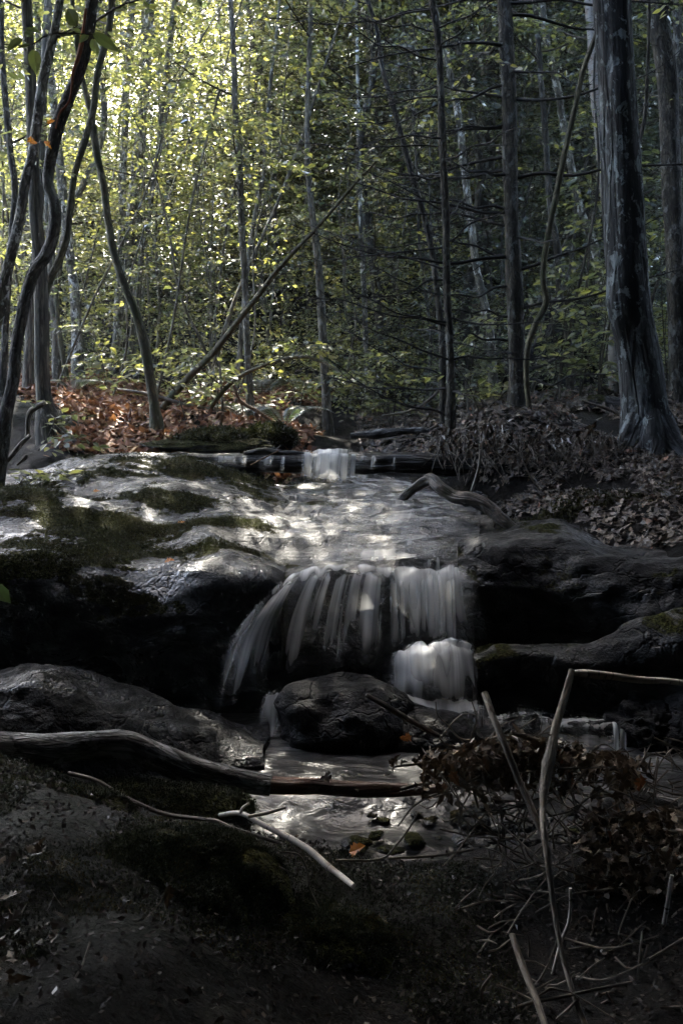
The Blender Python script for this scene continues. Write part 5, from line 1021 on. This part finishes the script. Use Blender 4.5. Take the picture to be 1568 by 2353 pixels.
# thin understorey poles
for k in range(84):
    y = rng.uniform(8.6, 16); x = rng.uniform(-.36, .36) * y
    if abs(x - .1) < .9 and y < 10.5: continue
    z = float(H(x, y)); h = rng.uniform(2.5, 6); ln = rng.normal(0, .16) * h
    zone = 0 if x < -.12 * y else (1 if x < .08 * y else 2)
    tr = empty('sapling', (x, y, z), ['thin grey sapling pole in the lit undergrowth at left', 'thin sapling pole in the thicket behind the cascade', 'thin dark sapling pole in the shaded thicket at right'][zone], 'sapling', ['sapling poles at left', 'sapling poles in the middle', 'sapling poles at right'][zone])
    s = np.linspace(0, 1, 6)[:, None]; p = np.array([x, y, z - .1]) + np.array([ln, rng.normal(0, .3), h]) * s + np.concatenate([[[0, 0, 0]], rng.normal(0, .05, (5, 3))])
    mb = MB(); q, qr = tube(mb, p, np.linspace(rng.uniform(.010, .024), .005, 6), 6, .06, 0, 26, 3, cap=False); mb.build('trunk', M['barkgrey' if zone < 2 else 'barkdark'], tr, (x, y, z))
    n = 26; i = rng.integers(5, 26, n); C = q[i] + rng.normal(0, .38, (n, 3)); mb = MB(); sprays(mb, C, rng.uniform(.3, .6, n), .06, 10, shape=4)
    mb.build('crown', [M['leaf'], M['twig']], tr, (x, y, z + h * .6))

# undergrowth and far woods: uncountable
def mass(n, fx, fy, fz, size, leaf, nl, label, name, keepf=None, lmat='leaf', twig=.003, shape=4, cat='undergrowth', tilt=.45):
    y = fy(n); x = fx(n, y); z = fz(x, y, n); C = np.stack([x, y, z], -1)
    if keepf is not None: C = C[keepf(C)]
    mb = MB(); sprays(mb, C, rng.uniform(*size, len(C)), leaf, nl, shape=shape, twig=twig, rnd=np.clip(.5 + .4 * fbm(C * .6, 2), 0, 1), tilt=tilt)
    return tag(mb.build(name, [M[lmat], M['twig']]), label, cat, kind='stuff')
U = rng.uniform
mass(5200, lambda n, y: U(-.42, .42, n) * y, lambda n: U(8.8, 20, n), lambda x, y, n: H(x, y) + .05 + np.abs(rng.normal(0, .5, n)), (.25, .55), .06, 10, 'low leafy undergrowth across the forest floor', 'undergrowth',
     lambda C: ~((C[:, 0] < -.3) & (C[:, 1] < 11.2) & ((C[:, 1] < 7.6) | (rng.random(len(C)) > .3) | (C[:, 2] > H(C[:, 0], C[:, 1]) + .4))) & ~((abs(C[:, 0] - .1) < .5) & (C[:, 1] < 10)) & (vnoise(C * .7) > -.35))
mass(22000, lambda n, y: U(-.42, .42, n) * y, lambda n: U(17, 40, n), lambda x, y, n: H(x, y) + U(0, 1, n) ** 1.0 * np.maximum(3., 2.6 + .385 * y - H(x, y)), (.6, 1.2), .15, 12, 'far woods seen as one leafy mass', 'far_woods', lambda C: (vnoise(C * .35) > -.6) & ((C[:, 0] > -.06 * C[:, 1]) | ((C[:, 1] < 34) & (rng.random(len(C)) < np.where(C[:, 2] < 1.4 + .24 * C[:, 1], 1., .35)))), cat='woods', twig=.004)

# unseen boughs added above and around the view to block and shape light
def shade_canopy(n, x0, x1, y0, y1, zf, leaf, size, label, lmat='leaf', keepf=None):
    y = U(y0, y1, n); x = U(x0, x1, n); z = zf(x, y, n); C = np.stack([x, y, z], -1)
    if keepf is not None: C = C[keepf(C)]
    mb = MB(); sprays(mb, C, rng.uniform(*size, len(C)), leaf, 12, shape=4, twig=0, wr=.62, tilt=.35)
    return tag(mb.build('shade_canopy', [M[lmat], M['twig']]), label, 'shade_canopy', kind='stuff')
above = lambda y: 1.4 + .375 * np.maximum(y, 0)
shade_canopy(15000, -8, 8, -7, 6.7, lambda x, y, n: above(y) + np.where(y > 2.5, .85, .6) + U(0, 2.6, n), .2, (.5, .8), 'unseen low boughs added to keep light off the near bank', 'shade_needle', lambda C: ~(((C[:, 1] > 5.6) & (C[:, 0] < -2.5)) | ((C[:, 1] > 4.75) & (abs(C[:, 0] - .1) < 2.1))))  # added light blocker, left open above the falls and at far left
shade_canopy(4500, -9, 9, -9, -6.5, lambda x, y, n: U(.8, 8, n), .2, (.5, .9), 'unseen boughs added to block light from behind the near bank', 'shade_needle')
shade_canopy(6000, -8.5, -5, -7, 4.4, lambda x, y, n: U(.8, 6.5, n), .2, (.5, .9), 'unseen boughs added to block light from the left of the near bank', 'shade_needle')
shade_canopy(5000, 4.4, 8.5, -7, 8.5, lambda x, y, n: U(1.0, 9, n), .2, (.5, .9), 'unseen boughs added to block light from the right of the near bank', 'shade_needle', lambda C: C[:, 0] > .36 * C[:, 1] + 1.2)
shade_canopy(34000, -10, 18, 3.5, 47, lambda x, y, n: np.maximum(above(y) + .8, 7) + U(0, 4.5, n), .2, (.6, 1.1), 'unseen leafy roof added to shade the right bank and woods', 'leafdark', lambda C: (C[:, 0] > np.where(C[:, 1] < 11, 1.8, 1.8 - 3.4 * smooth(11, 15.5, C[:, 1])) - .12 * np.maximum(C[:, 1] - 15, 0)) & (C[:, 0] < 5 + .4 * C[:, 1]))  # added blocker, its left edge set to keep sun off the right woods
shade_canopy(5600, -9.5, 2.5, 11.2, 15.2, lambda x, y, n: above(y) + .8 + U(0, 5.5, n), .17, (.6, 1.), 'unseen leafy roof added to filter sun onto the slab and falls', 'leaf', lambda C: ~((((C[:, 2] - .987 * C[:, 1] < -3.9) & (C[:, 2] - .987 * C[:, 1] > -6.4) & (C[:, 0] + .2126 * C[:, 1] < .9)) | ((C[:, 2] - .987 * C[:, 1] < -3.15) & (C[:, 0] + .2126 * C[:, 1] < 2.0) & (C[:, 0] + .2126 * C[:, 1] > .1))) & (C[:, 0] + .2126 * C[:, 1] > -2.2)) | (rng.random(len(C)) < np.where((C[:, 0] + .2126 * C[:, 1] > .1), .19, .17)))  # added sun blocker, thinned along the sun's slope to dapple slab and water

# ------------------------------------------------------------------ light, sky, camera
EL, AZ = math.radians(44), math.radians(-12)      # azimuth from +Y towards +X
w = bpy.data.worlds.new('World'); scene.world = w; w.use_nodes = True; nt = w.node_tree
bgn = nt.nodes['Background']; sky = nt.nodes.new('ShaderNodeTexSky'); sky.sky_type = 'NISHITA'; sky.sun_disc = False
sky.sun_elevation = EL; sky.sun_rotation = AZ; sky.air_density = 1.; sky.dust_density = 3.; sky.ozone_density = .4
nt.links.new(sky.outputs[0], bgn.inputs[0]); bgn.inputs[1].default_value = .15
sl = bpy.data.lights.new('Sun', 'SUN'); sl.energy = 5.; sl.angle = math.radians(.5); sl.color = (1., .94, .82)
so = bpy.data.objects.new('Sun', sl); COL.objects.link(so)
sd = Vector((math.sin(AZ) * math.cos(EL), math.cos(AZ) * math.cos(EL), math.sin(EL)))
so.rotation_euler = sd.to_track_quat('Z', 'Y').to_euler(); so.location = sd * 60
cd = bpy.data.cameras.new('Camera'); cd.sensor_fit = 'VERTICAL'; cd.sensor_height = 36; cd.sensor_width = 24; cd.lens = 35; cd.clip_start = .05; cd.clip_end = 500
co = bpy.data.objects.new('Camera', cd); co.location = (0, 0, CAMZ); co.rotation_euler = (math.radians(90) - PITCH, 0, 0); COL.objects.link(co); scene.camera = co
vs = scene.view_settings; vs.view_transform = 'Standard'; vs.look = 'None'; vs.exposure = 4.0; vs.gamma = 1.
scene.render.engine = 'CYCLES'; cy = scene.cycles
cy.use_denoising = True; cy.denoiser = 'OPENIMAGEDENOISE'; cy.max_bounces = 6; cy.diffuse_bounces = 3; cy.glossy_bounces = 2; cy.transmission_bounces = 3; cy.transparent_max_bounces = 16
cy.sample_clamp_indirect = 4.; cy.caustics_reflective = False; cy.caustics_refractive = False; cy.use_adaptive_sampling = True; cy.adaptive_threshold = .02

hz = new_mat('haze_air'); m, nt_, out = hz
pv = nd(nt_, 'VolumePrincipled', {'Color': (.9, .92, .95, 1), 'Density': .0014, 'Anisotropy': .78}); link(nt_, pv.outputs[0], out.inputs[1])
mb = MB(); lo = np.array([-70, -12, -6.]); hi = np.array([70, 80, 45.])
V = np.array([[(lo, hi)[i][0], (lo, hi)[j][1], (lo, hi)[k][2]] for i in (0, 1) for j in (0, 1) for k in (0, 1)])
mb.add(V, np.array([[0, 1, 3, 2], [4, 6, 7, 5], [0, 4, 5, 1], [2, 3, 7, 6], [0, 2, 6, 4], [1, 5, 7, 3]])); o = tag(mb.build('haze', m), 'thin forest haze', 'haze', kind='stuff')
cy.volume_bounces = 0
